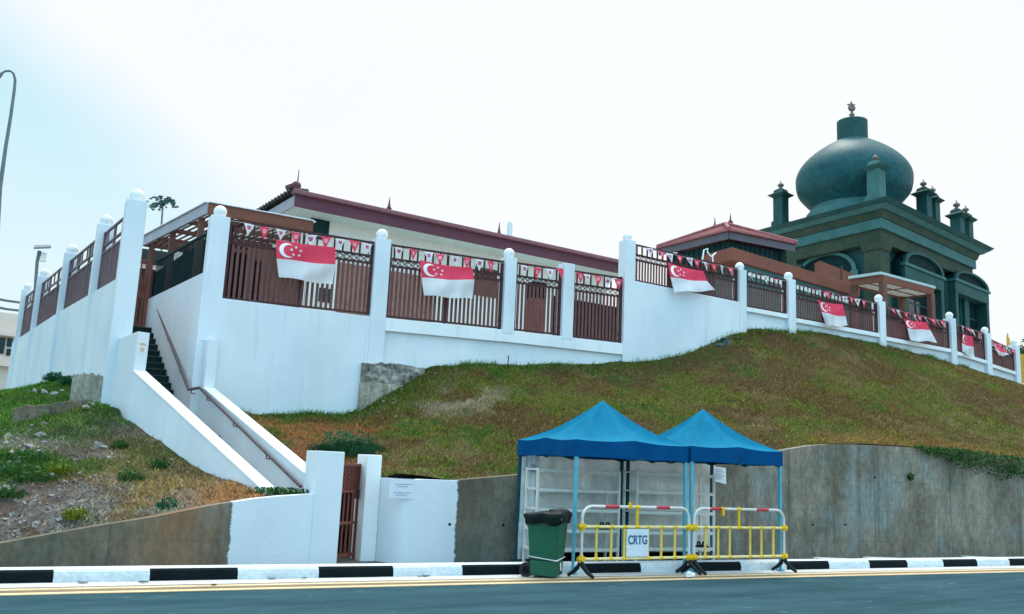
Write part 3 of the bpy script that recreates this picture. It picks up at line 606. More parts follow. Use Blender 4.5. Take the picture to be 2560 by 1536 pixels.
PA['soil'] = colored('hillside_soil', True); PA['blade'] = colored('grass_blades', False)
def gridmesh(name, X, Y, Z, Cc, mat):
    n, k = X.shape; me = bpy.data.meshes.new(name); v = np.stack([X, Y, Z], -1).reshape(-1, 3)
    i = np.arange(n*k).reshape(n, k); q = np.stack([i[:-1, :-1], i[:-1, 1:], i[1:, 1:], i[1:, :-1]], -1).reshape(-1, 4)
    me.from_pydata(v.tolist(), [], q.tolist()); me.materials.append(PA[mat]); me.polygons.foreach_set('use_smooth', [True]*len(q))
    at = me.color_attributes.new('col', 'FLOAT_COLOR', 'POINT'); at.data.foreach_set('color', np.c_[Cc.reshape(-1, 3), np.ones(n*k)].ravel())
    o = bpy.data.objects.new(name, me); COL.objects.link(o); return o
def bumpy(x, y): return .10*(fbm(x, y, 1.1, 61)-.5)+.07*(fbm(x, y, 4., 62)-.5)
S, Tt = np.meshgrid(np.linspace(0, 1, 330)**1.5, np.linspace(0, 1, 90))
def hillR(x, y): return hR(x, y)+bumpy(x, y)*np.clip((y-2.05)*2, .1, 1)
Yg = 2.03+Tt*6.; xl = np.clip(lin(B0, B1, 0)+(lin(B0, B1, 1)-lin(B0, B1, 0))*np.clip(Yg, 2.0, 8), 3.2, 9)+.03
xl = np.where(Yg < 2.85, 4.75, xl); Xg = xl+(60-xl)*S; y0_ = np.interp(Xg, [4.6, 5.1, 5.6, 6.2], [2.78, 2.5, 2.2, 2.03]); Yg = y0_+Tt*(YWL(Xg)+.12-y0_)
kind(gridmesh('hillside', Xg, Yg, hillR(Xg, Yg), colR(Xg, Yg), 'soil'))
def hillL(x, y): return hL(x, y)+(bumpy(x, y)*1.2+.32*(fbm(x, y, 2.4, 64)-.5)*np.clip(1.6-x, 0, 1)*np.clip(5.5-y, .25, 1))*np.clip((y-2.05)*2, .1, 1)
S, Tt = np.meshgrid(np.linspace(0, 1, 190)**1.7, np.linspace(0, 1, 150)**1.5)
Yg = 2.03+Tt*28; xr = np.where(Yg < 6.5, lin(A0, A1, 0)+(lin(A0, A1, 1)-lin(A0, A1, 0))*Yg+.08, np.where(Yg < 8.3, 1.62, LS.x+LD.x/LD.y*(Yg-LS.y)+.1)); xr = np.where(Yg < 2.10, 3.9, xr)
Xg = xr-(xr+40)*S; kind(gridmesh('hillside', Xg, Yg, hillL(Xg, Yg), colL(Xg, Yg), 'soil'))
def blades(name, n, xf, hf, cf, prob, h=(.035, .10), w=(.008, .016)):
    x, y = xf(n); keep = rng.random(n) < prob(x, y); x, y = x[keep], y[keep]; n = len(x); z = hf(x, y)
    a = rng.random(n)*2*np.pi; ww = rng.uniform(*w, n); hh = rng.uniform(*h, n)*(.6+.8*fbm(x, y, 1.8, 91)); la = rng.random(n)*2*np.pi; le = rng.uniform(.4, 1.9, n)*hh
    V = np.empty((n, 3, 3)); V[:, 0] = np.c_[x+np.cos(a)*ww, y+np.sin(a)*ww, z-.01]; V[:, 1] = np.c_[x-np.cos(a)*ww, y-np.sin(a)*ww, z-.01]; V[:, 2] = np.c_[x+np.cos(la)*le, y+np.sin(la)*le-.02, z+hh]
    c = cf(x, y)*(.28+1.0*rng.random((n, 1))**1.2); st = rng.random((n, 1)) < .055; c = np.where(st, c*.5+np.array([.13, .095, .05]), c)*(1+.22*(rng.random((n, 3))-.5)); c = np.clip(c*np.array([2.75, 2.95, 2.6]), 0, .85)  # random darkening paints soft shadow among the blades
    me = bpy.data.meshes.new(name); me.vertices.add(3*n); me.vertices.foreach_set('co', V.ravel()); me.loops.add(3*n); me.loops.foreach_set('vertex_index', np.arange(3*n, dtype=np.int32))
    me.polygons.add(n); me.polygons.foreach_set('loop_start', np.arange(0, 3*n, 3, dtype=np.int32)); me.update(); me.validate()
    at = me.color_attributes.new('col', 'FLOAT_COLOR', 'POINT'); at.data.foreach_set('color', np.c_[np.repeat(c, 3, 0), np.ones(3*n)].ravel()); me.materials.append(PA['blade'])
    o = bpy.data.objects.new(name, me); COL.objects.link(o); return o
def xfR(n):
    x = 3.3+32*rng.random(n)**1.25; y = 2.05+rng.random(n)*(YWL(x)-2.05); return x, y
def pR(x, y):
    ok = (x > lin(B0, B1, 0)+(lin(B0, B1, 1)-lin(B0, B1, 0))*y+.26) & (y > np.interp(x, [4.6, 5.1, 5.6, 6.2], [2.8, 2.55, 2.25, 2.05])); return ok*np.clip(.45+1.3*(fbm(x, y, 1.7, 77)-.35), .12, 1)
kind(tag(blades('grass', 300000, xfR, hillR, colR, pR, (.02, .055), (.007, .013)), 'patchy dry and green grass covering the slope below the fence', 'grass'), 'stuff')
def xfL(n): y = 2.05+20*rng.random(n)**1.7; x = 3.9-9.5*rng.random(n)**1.2; return x, y
def pL(x, y):
    lim = np.where(y < 6.5, lin(A0, A1, 0)+(lin(A0, A1, 1)-lin(A0, A1, 0))*y, np.where(y < 8.3, 1.5, LS.x+LD.x/LD.y*(y-LS.y)))-.04
    c = colL(x, y); gr = np.clip((c[:, 1]-c[:, 0])*14+.5, 0, 1); st = np.clip(np.maximum((x-.4)*.7, (y-3.4)*.7), 0, .85); return (x < lim)*np.clip(np.maximum(gr, st), .06, 1)
kind(tag(blades('grass', 130000, xfL, hillL, colL, pL, (.025, .07), (.007, .013)), 'rough grass and weeds on the bank left of the stairs', 'grass'), 'stuff')
def tuftline(n):                              # unmown fringe along the foot of the compound wall and along the parapet
    x = 3.5+26*rng.random(n)**1.1; y = YWL(x)-.03-.16*rng.random(n)**1.6; return x, y
kind(tag(blades('grass', 9000, tuftline, hillR, lambda x, y: np.tile([.05, .11, .02], (len(x), 1))*(.6+.8*fbm(x, y, 1, 5))[:, None], lambda x, y: np.clip(2.6*(fbm(x, y, 1.2, 6)-.38), 0, 1), (.04, .15), (.006, .012)), 'uneven fringe of grass along the foot of the white wall', 'grass'), 'stuff')
kind(tag(blades('grass', 60000, xfR, hillR, lambda x, y: colR(x, y)*np.array([.95, 1.12, .8]), lambda x, y: pR(x, y)*np.clip((fbm(x, y, 3.1, 191)-.56)*9, 0, 1), (.05, .11), (.008, .014)), 'scattered taller tufts of grass over the slope', 'grass'), 'stuff')
kind(tag(blades('grass', 26000, xfL, hillL, lambda x, y: colL(x, y)*np.array([.9, 1.15, .8]), lambda x, y: pL(x, y)*np.clip((fbm(x, y, 3.1, 193)-.55)*9, 0, 1), (.05, .12), (.008, .014)), 'scattered taller tufts of grass over the left bank', 'grass'), 'stuff')
# compound terrace behind the walls
tr = MB(); tr.prism([(-.2, 22, 4.42), (1.5, 12.7, 4.42), (3.0, 12.7, 4.42), (3.3, 8.5, 4.42), (23, 8.5, 4.42), (34, 10.5, 4.42), (80, 20, 4.42), (80, 80, 4.42), (-.2, 80, 4.42)], (0, 0, -.6)); kind(tr.build('terrace', 'pave'))
# ------------------------------------------------------------------ rocks, weeds, old concrete
def rockmesh(c, r, flat=.65):
    bm = bmesh.new(); bmesh.ops.create_icosphere(bm, subdivisions=2, radius=1.)
    ax = [random.uniform(.7, 1.3) for _ in range(3)]; sd = random.random()*40
    from mathutils import noise as NZ
    for v in bm.verts:
        k = 1+.7*NZ.noise(v.co*1.3+Vector((sd, 0, 0)))+.4*NZ.noise(v.co*3+Vector((sd, 3, 0))); v.co = Vector((v.co.x*ax[0]*k, v.co.y*ax[1]*k, v.co.z*ax[2]*k*flat))*r
    vs = [tuple(v.co+Vector(c)) for v in bm.verts]; fs = [tuple(v.index for v in f.verts) for f in bm.faces]; bm.free(); return vs, fs
def hilly(px, py, hf, Y0, Y1):               # walk the pixel ray until it meets the slope
    lo = Y0
    for k in range(400):
        Y = lerp(Y0, Y1, k/399); p = aY(px, py, Y)
        if p.z < float(hf(np.array([p.x]), np.array([p.y]))[0]): return p
    return aY(px, py, (Y0+Y1)/2)
def rock(px, py, r, hf, label, mat='rock', Y0=2.1, Y1=10):
    r *= .62; p = hilly(px, py, hf, Y0, Y1); q = MB(); vs, fs = rockmesh((p.x, p.y, p.z+r*.1), r); q.add(vs, fs); tag(q.build('rock', mat), label, 'rock', 'pale stones and rubble on the bank')
for px, py, r in ((250, 1118, .14), (243, 1112, .09), (275, 1146, .09), (150, 1152, .06), (100, 1090, .14), (70, 1118, .12), (20, 1092, .10), (30, 1135, .15), (110, 1060, .08), (80, 1064, .06), (5, 1175, .12), (45, 1150, .10), (100, 1130, .08),
                  (110, 980, .09), (135, 985, .08), (85, 978, .06), (155, 977, .06), (215, 1020, .12), (232, 1014, .10), (222, 1008, .08), (165, 1175, .06), (200, 1185, .07), (30, 1290, .09), (95, 1310, .11), (72, 1318, .06), (130, 1240, .07), (60, 1260, .08), (380, 1165, .05), (430, 1150, .05), (330, 1215, .06), (270, 1255, .07), (180, 1262, .08), (350, 1280, .06), (15, 1220, .1), (190, 1150, .05), (12, 1110, .1), (40, 1098, .08), (58, 1128, .1), (85, 1142, .09), (110, 1108, .07), (60, 1165, .09), (25, 1160, .08), (140, 1120, .06), (95, 1170, .08), (130, 1190, .08), (240, 1190, .06), (300, 1245, .07), (150, 1300, .06), (230, 1290, .05), (40, 1330, .07), (340, 1190, .05), (280, 1215, .06), (400, 1255, .05)):
    rock(px, py, r, hillL, 'pale stone lying among weeds on the bank left of the stairs')
for px, py, r in ((960, 1005, .07), (985, 1010, .06), (1005, 975, .07), (945, 1030, .05), (990, 1043, .06), (1090, 935, .05), (1830, 1005, .04), (2420, 985, .05), (1120, 945, .05)):
    rock(px, py, r, hillR, 'small stone lying in the grass slope below the compound wall')
# gravelly rubble too fine to count
gq_ = MB()
for _ in range(4200):
    x = random.uniform(-3.5, 2.4); y = 2.1+abs(random.gauss(0, 1.25)); 
    if x > 1.2 and random.random() < .7: continue
    z = float(hillL(np.array([x]), np.array([y]))[0]); r = .008+.04*random.random()**2.2; vs = [(x+r*random.uniform(-1, 1), y+r*random.uniform(-1, 1), z+r*random.uniform(-.3, .9)) for _ in range(5)]
    gq_.add(vs, [(0, 1, 2), (0, 2, 3), (0, 3, 1), (1, 2, 4), (2, 3, 4), (3, 1, 4)])
kind(tag(gq_.build('gravel', 'rock'), 'loose gravel and rubble on the bare bank at the left', 'gravel'), 'stuff')
def leaves(q, c, rad, n, ls, mi=0, flat=1., shape=None):
    for _ in range(n):
        while True:
            v = Vector((random.uniform(-1, 1), random.uniform(-1, 1), random.uniform(-1, 1)))
            if v.length < 1: break
        p = Vector(c)+Vector((v.x*rad[0], v.y*rad[1], v.z*rad[2])); d = Vector((random.gauss(0, 1), random.gauss(0, 1), random.gauss(.3, .6))).normalized(); s = d.cross(Vector((random.gauss(0, 1), random.gauss(0, 1), random.gauss(0, 1)))).normalized(); l = ls*random.uniform(.6, 1.3); w_ = l*.28
        q.add([p-d*l*.5, p+s*w_, p+d*l*.5, p-s*w_], [(0, 1, 2, 3)], mi)
def tinted(o):
    me = o.data; n = len(me.vertices); f = np.repeat(rng.random(n//4+1), 4)[:n]; at = me.attributes.new('tint', 'FLOAT', 'POINT'); at.data.foreach_set('value', f.astype(np.float32)); return o
def weed(px, py, hf, rad, n, ls, mat, label, name='weed', cat='weed', Y0=2.1, Y1=9, group=None):
    p = hilly(px, py, hf, Y0, Y1); q = MB(); leaves(q, (p.x, p.y, p.z+rad[2]*.5), (rad[0], rad[1], rad[2]*.8), n//2, ls*.8); tuft(q, (p.x, p.y, p.z-.02), n//2, rad[0]*1.15, rad[2]*1.8, .006, .9); o = tinted(q.build(name, mat)); tag(o, label, cat, group); return o
def tuft(q, c, n, rad, hh, wd=.007, lean=.6):
    for _ in range(n):
        a, r_ = random.random()*6.283, rad*math.sqrt(random.random()); p = Vector(c)+Vector((r_*math.cos(a), r_*math.sin(a), 0)); a2 = a+random.gauss(0, .9); h_ = hh*random.uniform(.45, 1.1)*(1-.45*r_/rad); l = h_*lean*random.uniform(.2, 1.2); d = Vector((math.cos(a2), math.sin(a2), 0)); s = Vector((-d.y, d.x, 0))*wd
        m_ = p+d*l*.35+Vector((0, 0, h_*.65)); e = p+d*l+Vector((0, 0, h_*.9)); q.add([p-s, p+s, m_+s*.8, m_-s*.8, e], [(0, 1, 2, 3), (3, 2, 4)])
p = hilly(868, 1128, hillR, 2.1, 9); q = MB(); [tuft(q, (p.x+dx, p.y+dy, float(hillR(np.array([p.x+dx]), np.array([p.y+dy]))[0])-.02), 260, .22, hh, .006, 1.2) for dx, dy, hh in ((-.28, 0, .34), (.0, .05, .42), (.3, .05, .36), (-.1, -.2, .3), (.2, -.22, .26), (.48, 0, .22), (-.48, .1, .2))]; leaves(q, (p.x, p.y, p.z+.2), (.5, .3, .2), 500, .06); tag(tinted(q.build('shrub', 'leaf_b')), 'dark bluish green bush on the dry slope behind the gate piers', 'shrub')
for px, py, rd, mt, lb_ in ((148, 1182, .16, 'leaf_y', 'bright yellow green weed highest on the rubble bank'), (192, 1295, .17, 'leaf_y', 'yellow green weed low on the bank, just above the grey retaining wall'), (300, 1120, .14, 'leaf', 'small green weed on the dry grass near the stair parapet'),
                            (400, 1168, .15, 'leaf', 'bright green weed beside the lower part of the stair parapet'), (420, 1270, .16, 'leaf_b', 'dark green weed at the top edge of the grey wall, left of the painted part'), (325, 1200, .18, 'leaf', 'sprawling green weed in the middle of the left bank'), (460, 1125, .10, 'leaf_b', 'small sprig growing against the outer stair parapet')):
    weed(px, py, hillL, (rd, rd, rd*.7), 260, .07, mt, lb_)
for px, py, rd in ((30, 1180, .4), (90, 1200, .3), (70, 1150, .35), (20, 1240, .25)):
    weed(px, py, hillL, (rd, rd, rd*.35), 420, .08, 'leaf', 'low spreading green weed on the left edge of the bank', group='low weeds at the left edge')
for px, py, rd, lb_ in ((140, 952, .26, 'dark green weeds at the foot of the left side wall'), (175, 958, .22, 'dark green weed beside the rough concrete footing')):
    weed(px, py, hillL, (rd, rd, rd*.6), 420, .12, 'leaf_b', lb_, Y0=6, Y1=20)
o = MB(); p = aY(700, 1232, 2.12); leaves(o, (p.x, p.y, p.z+.02), (.5, .06, .06), 260, .07); tag(tinted(o.build('weed', 'leaf')), 'thin line of green weeds on top of the white wall beside the left pier', 'weed')
for px, py, Y, rd, lb_ in ((2277, 1192, 1.74, .09, 'small weed growing out of the stained concrete wall'),):
    p = aY(px, py, Y); q = MB(); leaves(q, p, (rd, rd*.5, rd), 90, .06); tag(tinted(q.build('weed', 'leaf')), lb_, 'weed')
cr = MB()                                      # creeper hanging over the right wall
for k in range(2000):
    t = random.random(); px = lerp(2290, 2640, t**.75); drop = lerp(6, 62, min(1, max(0, (px-2290)/170)))*random.random()**1.3; top = interp(px, [(2280, 1120), (2430, 1132), (2560, 1150), (2640, 1158)]); p = aY(px, top-6+drop*(.6+.5*random.random()), YW-.03-.14*random.random())
    leaves(cr, p, (.05, .04, .05), 1, .075)
tag(tinted(cr.build('creeper', 'leaf')), 'green creeper hanging over the top of the concrete wall at the right edge', 'creeper')
# broken low wall and footings
def rough_block(name, pts_px, Y, th, mat, label, cat, jag=.02):
    top = []
    for (xa, ya), (xb, yb) in zip(pts_px[:-1], pts_px[1:]):
        for k in range(6):
            p = aY(lerp(xa, xb, k/6), lerp(ya, yb, k/6), Y); top.append((p.x, p.y, p.z+random.uniform(-jag, jag)))
    p = aY(*pts_px[-1], Y); top.append((p.x, p.y, p.z)); w = MB(); w.strip(top, th, min(t[2] for t in top)-1.4); return tag(w.build(name, mat, None, .015), label, cat)
rough_block('broken_wall', [(34, 1022), (60, 1015), (130, 1010), (170, 1003), (222, 1000)], 6.7, .3, 'oldconc', 'low broken concrete wall stub among weeds left of the stairs', 'wall stub')
rough_block('footing', [(184, 936), (210, 934), (235, 934), (258, 940)], 8.35, .35, 'palefoot', 'rough bare concrete footing at the foot of the stair pillar', 'footing', .03)
p0, p1 = aY(907, 905, 7.86), aY(1062, 918, 7.86); w = MB(); zb_ = aY(907, 955, 7.86).z
top = [(lerp(p0.x, p1.x, k/14), 7.84, lerp(p0.z, p1.z, k/14)+random.uniform(-.03, .03)) for k in range(15)]; w.strip(top, .4, zb_+.01); fo = thing('footing', (p0.x, 7.9, 2.4), 'crumbling concrete footing exposed under the wall beside the plain white block', 'footing')
w.build('rubble_layer', 'rubble', fo); w = MB(); w.box(p0.x-.02, p1.x-.1, 7.80, 8.25, 1.8, zb_); w.build('concrete_base', 'palefoot', fo, .012)
p = aY(1269, 921, 7.7); w = MB(); w.tube([(p.x, p.y, p.z-.1), (p.x+.01, p.y, aY(1268, 889, 7.7).z)], .014, 6); tag(w.build('stake', 'dark'), 'thin dark stake standing in the grass in front of the white wall', 'stake')
q = MB()
for px, py, r in ((1800, 866, .16), (1822, 858, .17), (1842, 852, .13), (1812, 848, .08)):
    p = aY(px, py, 7.75); vs, fs = rockmesh(p, r, .7); q.add(vs, fs)
tag(q.build('tarpaulin', 'tarp'), 'crumpled dark teal tarpaulin lying against the white wall on the grass crest', 'tarpaulin')
p0, p1 = aY(975, 1192, 2.5), aY(1122, 1196, 2.5); q = MB(); q.box(p0.x, p1.x, 2.3, 2.62, 1.2, 1.285); 
for k in range(22): xx = lerp(p0.x+.03, p1.x-.03, k/21); q.box(xx-.01, xx+.01, 2.29, 2.6, 1.286, 1.30)
tag(q.build('drain_grating', 'dark'), 'long dark drain grating lying behind the white roadside wall', 'grating')
# notices written on the white roadside wall
PA['paperwall'] = M('faded_paper', (.68, .74, .80), (.66, .72, .78), 2, .8, bd=0, fine=.02)
pn_ = thing('notice', (aY(1005, 1210, YW).x, YW, 1.1), 'faded paper notice on the white roadside wall right of the gate', 'notice')
for (xa, ya, xb, yb) in ((975, 1196, 1035, 1248),):
    a, c_ = aY(xa, ya, YW-.006), aY(xb, yb, YW-.006); box('sheet', (a.x, c_.x, YW-.006, YW-.001, c_.z, a.z), 'paperwall', pn_)
for px0, px1, py in ((988, 1030, 1210), (994, 1020, 1216), (985, 1028, 1231), (990, 1018, 1237)):
    q = MB()
    for k in range(7):
        xa = lerp(px0, px1, k/7); a, c_ = aY(xa, py, YW-.008), aY(xa+(px1-px0)/7*.75, py+2.4, YW-.008); q.box(a.x, c_.x, YW-.0095, YW-.0072, c_.z, a.z)
    q.build('text_line', 'ink', pn_)
for px, py, wd, lb_ in ((2100, 1398, .55, 'pale drain slab behind the kerb, nearest the tents'), (2225, 1392, .6, 'pale drain slab behind the kerb, second from the tents'), (2465, 1390, .6, 'pale drain slab behind the kerb near the right edge')):
    p = aY(px, py, 1.0); q = MB(); q.hexa([(p.x-wd, .8, -.06), (p.x+wd, 1.0, -.06), (p.x+wd, 1.35, -.06), (p.x-wd, 1.15, -.06)], [(p.x-wd, .8, .065), (p.x+wd, 1.0, .015), (p.x+wd, 1.35, .03), (p.x-wd, 1.15, .08)]); tag(q.build('drain_slab', 'kerbw', None, .01), lb_, 'slab')
# ------------------------------------------------------------------ flags and bunting
def flag(q6, Y, label, bil=.1, sway=0.):
    TL, TR, ML, MR, BL, BR = q6; c = [(TL, TR), (ML, MR), (BL, BR)]
    def F(s, t, off=0.):
        k, tt = (0, t*2) if t <= .5 else (1, t*2-1); a = [lerp(c[k][0][i], c[k+1][0][i], tt) for i in (0, 1)]; b_ = [lerp(c[k][1][i], c[k+1][1][i], tt) for i in (0, 1)]
        y = Y-.04-bil*t*(.5+.5*math.sin(s*3.1+.4))-.034*math.sin(s*(9+TL[0]%5)+t*5+TL[0])*(.15+t)-.018*math.sin(s*21+t*3+TL[1])*(.3+t)-.022*math.sin(t*9+s*4+TL[0])-off
        sag = (2+TL[0]%3)*math.sin(s*math.pi)*(1-t)+1.6*math.sin(s*9+TL[1])*t
        return aY(lerp(a[0], b_[0], s), lerp(a[1], b_[1], s)+sag, y)
    t = thing('national_flag', F(.5, 1.), label, 'flag', 'red and white flags along the fence')
    for nm, t0, t1, mt in (('red_half', 0., .5, 'red'), ('white_half', .5, 1., 'flagw')):
        q = MB(); n, k = 30, 12
        vs = [F(i/n, lerp(t0, t1, j/k)) for j in range(k+1) for i in range(n+1)]
        q.add(vs, [(j*(n+1)+i, j*(n+1)+i+1, (j+1)*(n+1)+i+1, (j+1)*(n+1)+i) for j in range(k) for i in range(n)], 0, True); q.build(nm, mt, t)
    q = MB(); A_ = []; cx, cy, rr = .19, .25, .20                  # crescent, in flag heights (aspect 1.45)
    def G(u, v): return F(cx+u/1.45, cy+v, .006)
    n = 20; o_ = [(rr*math.cos(a), rr*math.sin(a)) for a in np.linspace(R(48), R(312), n)]; i_ = [(.066+rr*.82*math.cos(a), rr*.82*math.sin(a)) for a in np.linspace(R(68), R(292), n)]
    q.add([G(*p) for p in o_]+[G(*p) for p in i_], [(k, k+1, n+k+1, n+k) for k in range(n-1)]); q.build('crescent', 'emblem', t)
    for k in range(5):
        a = -math.pi/2+2*math.pi*k/5; ux, uy = .215+.118*math.cos(a), .118*math.sin(a)
        q = MB(); pts = [G(ux+(.044 if m_ % 2 == 0 else .019)*math.cos(-math.pi/2+m_*math.pi/5), uy+(.044 if m_ % 2 == 0 else .019)*math.sin(-math.pi/2+m_*math.pi/5)) for m_ in range(10)]
        ctr = G(ux, uy); q.add([ctr]+pts, [(0, 1+m_, 1+(m_+1) % 10) for m_ in range(10)]); q.build('star', 'emblem', t)
    return t
flag(((690, 599), (838.5, 618.6), (691.5, 646), (838.5, 662.6), (697, 692), (831, 713)), YF, 'large red and white flag hanging flat on the tall fence nearest the stairs')
flag(((1049, 650), (1180, 669), (1054, 694), (1186, 700), (1060, 739), (1181, 748)), YF, 'red and white flag on the second tall fence panel, its lower corner curling', .16)
flag(((1669, 656), (1759, 678), (1676, 693), (1768, 704), (1686, 731), (1788, 727)), YF, 'red and white flag blown sideways above the bare high wall', .22)
flag(((2044, 750), (2107, 761), (2054, 780), (2114, 792), (2066, 815), (2119, 816)), YF, 'red and white flag hanging straight down on the long short fence panel', .14)
flag(((2259, 797), (2315, 806), (2268, 821), (2326, 825), (2276, 852), (2343, 856)), 8.3, 'red and white flag flaring out to the right, right of the straight hanging one', .18)
flag(((2406, 833), (2432, 842), (2405, 859), (2434, 868), (2406, 881), (2436, 894)), 8.95, 'narrow red and white flag on the small panel near the right end', .08)
flag(((2483, 852), (2512, 874), (2487, 872), (2520, 884), (2497, 890), (2523, 888)), 9.5, 'crumpled red and white flag bundled at the right end of the fence', .1)
BUN = [(0, [609, 649, 691, 730, 768, 806, 842, 879, 911], 1, 'string of red and white pennants on the tall fence nearest the stairs'), (1, [992, 1029, 1067, 1095, 1134, 1165, 1196, 1225], 1, 'string of red and white pennants over the second flag'),
       (2, [1309, 1343, 1372], 1, 'short string of three pennants on the narrow tall panel'), (3, [1450, 1466, 1494, 1521, 1546], 0, 'string of pennants on the tall panel left of the tallest pillar'),
       (4, [1622, 1652, 1671, 1696, 1722, 1741, 1762, 1784, 1804, 1824], 1, 'long string of pennants over the flag blown sideways'), (5, [1876, 1894, 1915, 1934], 1, 'short string of four pennants between two pillars, with no flag'),
       (6, [2014, 2031, 2048, 2065, 2080, 2096, 2110, 2127, 2141, 2156], 1, 'string of pennants above the straight hanging flag'), (7, [2226, 2242, 2262, 2282, 2295, 2308, 2324, 2337, 2348], 0, 'string of fluttering pennants above the flaring flag'),
       (8, [2401, 2411, 2421, 2440], 1, 'short string of pennants above the narrow flag'), (9, [2489, 2506, 2521], 0, 'last short string of pennants by the crumpled flag')]
for pi_, xs, w0, lb_ in BUN:
    xa, Ya, xb, Yb, za0, zb0, za1, zb1 = PANZ[pi_]; d = Vector((xb-xa, Yb-Ya, 0)); L = d.length; d.normalize(); n = Vector((d.y, -d.x, 0)); wsz = .125 if pi_ < 4 else (.115 if pi_ < 7 else .12); ln = .27 if pi_ < 4 else .24; lean = 0 if pi_ < 4 else (.05 if pi_ < 7 else .16)
    t = thing('bunting', (xa, Ya-.06, (za1+zb1)/2-.3), lb_, 'bunting', 'strings of pennants along the fence'); pts = []
    for k, px in enumerate(xs):
        hit = aP(px, 700, (xa, Ya-.08), (xb, Yb-.08)); s = Vector((hit.x-xa, hit.y-Ya+.08, 0)).length/L; z = lerp(za1, zb1, s)-(.07 if pi_ < 4 else .05)-.03*random.random()
        c = Vector((hit.x, hit.y, z)); tw = random.uniform(-.35, .35)*(1 if pi_ < 5 else 2); dd = d*math.cos(tw)+n*math.sin(tw); hw = wsz*random.uniform(.88, 1.08)
        pts += [c-dd*hw, c+dd*hw]; q = MB(); N = 6; vs = []; mk_ = []; le = lean*random.uniform(.5, 1.4)+random.uniform(-.03, .03); cu = random.uniform(-.05, .05); l2 = ln*random.uniform(.9, 1.1)
        for j in range(N+1):
            f_ = j/N; ctr = c+Vector((0, 0, -l2*f_))+d*le*f_*f_+n*(.02+cu*math.sin(f_*2.6)+lean*.3*f_)
            for i in (-1, -.5, 0, .5, 1): vs.append(ctr+dd*hw*(1-f_*.97)*i+n*.02*math.cos(i*2+k)*(1-f_))
        mi0 = 0; white = (k % 2 == 0) == bool(w0)
        for j in range(N):
            for i in range(4): q.add([vs[j*5+i], vs[j*5+i+1], vs[(j+1)*5+i+1], vs[(j+1)*5+i]], [(0, 1, 2, 3)], 1 if (j in (1, 2) and i in (1, 2)) else 0)
        q.build('pennant', (['flagw', 'pen_mark'] if white else ['red', 'pen_mark2']), t)
    a = Vector((xa, Ya-.06, za1-.06)); bq = Vector((xb, Yb-.06, zb1-.06)); q = MB(); q.tube([a]+pts+[bq], .006, 5); q.build('cord', 'cord', t)
c = aY(1399, 672, YF-.03); q = MB(); q.add([c+Vector((-.13, 0, 0)), c+Vector((.12, -.02, .0)), c+Vector((.04, -.03, -.26)), c+Vector((-.02, -.02, -.1))], [(0, 1, 2, 3)]); tag(q.build('pennant', 'red'), 'single red pennant against the flat topped pillar', 'pennant')
# ------------------------------------------------------------------ pergola shelter at the left
zr = 7.2; pC = aZ(522, 505, zr); pR = aZ(783, 552, zr); pL = aZ(362, 590, zr); pFr = pR+(pL-pC)
pg = thing('shelter', (pC.x, pC.y, 4.42), 'timber shelter with brown fascia and slatted roof behind the left pillars', 'shelter')
zf = aP(522, 536, (pC.x, pC.y), (pR.x, pR.y)).z
def fascia(nm, a, b_, z0, z1, th, mat, par):
    q = MB(); q.beam(Vector((a.x, a.y, (z0+z1)/2)), Vector((b_.x, b_.y, (z0+z1)/2)), th, z1-z0); return q.build(nm, mat, par, .006)
fascia('front_fascia', pC, pR, zf, zr-.035, .08, 'fascia', pg); fascia('side_fascia', pC, pL, zf, zr-.035, .08, 'fascia_g', pg); fascia('rear_fascia', pL, pFr, zf, zr-.03, .08, 'slat', pg)
q = MB(); u = (pR-pC).normalized()*.06; v = (pL-pC).normalized()*.06
for a, b_ in ((pC, pR), (pC, pL), (pR, pFr)): q.beam(Vector((a.x, a.y, zr-.012)), Vector((b_.x, b_.y, zr-.012)), .16, .022)
q.build('roof_edge_cap', 'poly', pg)
q = MB()
for k in range(15):
    a = pC.lerp(pR, (k+.5)/15); b_ = pL.lerp(pFr, (k+.5)/15); q.beam(Vector((a.x, a.y, zf+.12)), Vector((b_.x, b_.y, zf+.12)), .045, .03)
q.build('roof_slats', 'slat', pg); q = MB()
for k in (.25, .5, .75): a = pC.lerp(pL, k); b_ = pR.lerp(pFr, k); q.beam(Vector((a.x, a.y, zf+.02)), Vector((b_.x, b_.y, zf+.02)), .08, .1)
q.build('roof_beams', 'slat', pg)
for k, e in ((.12, .03), (.55, .03), (.95, .06), (.5, .8)):
    p = pC.lerp(pL, k)+(pR-pC)*e; q = MB(); q.box(p.x-.07, p.x+.07, p.y-.07, p.y+.07, 4.42, zf+.03); q.build('post', 'slat', pg, .006)
q = MB(); q.hexa([(3.55, 8.6, 4.43), (3.63, 8.6, 4.43), (2.86, 16.4, 4.43), (2.78, 16.4, 4.43)], [(3.55, 8.6, 6.5), (3.63, 8.6, 6.5), (2.86, 16.4, 6.5), (2.78, 16.4, 6.5)]); q.build('interior_shade_sheet', 'dark', pg)  # dark sheet added to stand for the shaded interior behind the railing
q = MB(); q.box(3.25, 5.3, 13.25, 13.35, 4.42, 6.75); q.build('dark_backing', 'dark', pg)  # added dark backdrop, standing in for the shadow under the pergola
bl = thing('lean_to', (2.4, 16.2, 4.42), 'low dark beamed lean-to with white roof strip seen beyond the upper gate', 'lean-to')
p0, p1 = aY(340, 640, 15.5), aY(425, 622, 15.5); q = MB(); q.box(p0.x-.6, p1.x+.1, 15.4, 15.6, p0.z-.18, p0.z+.22); q.build('beam', 'tile_d', bl)
p0, p1 = aY(340, 655, 15.7), aY(425, 655, 15.7); box('roof_strip', (p0.x-.6, p1.x+.2, 15.6, 16.6, p0.z-.02, p0.z+.06), 'poly', bl)
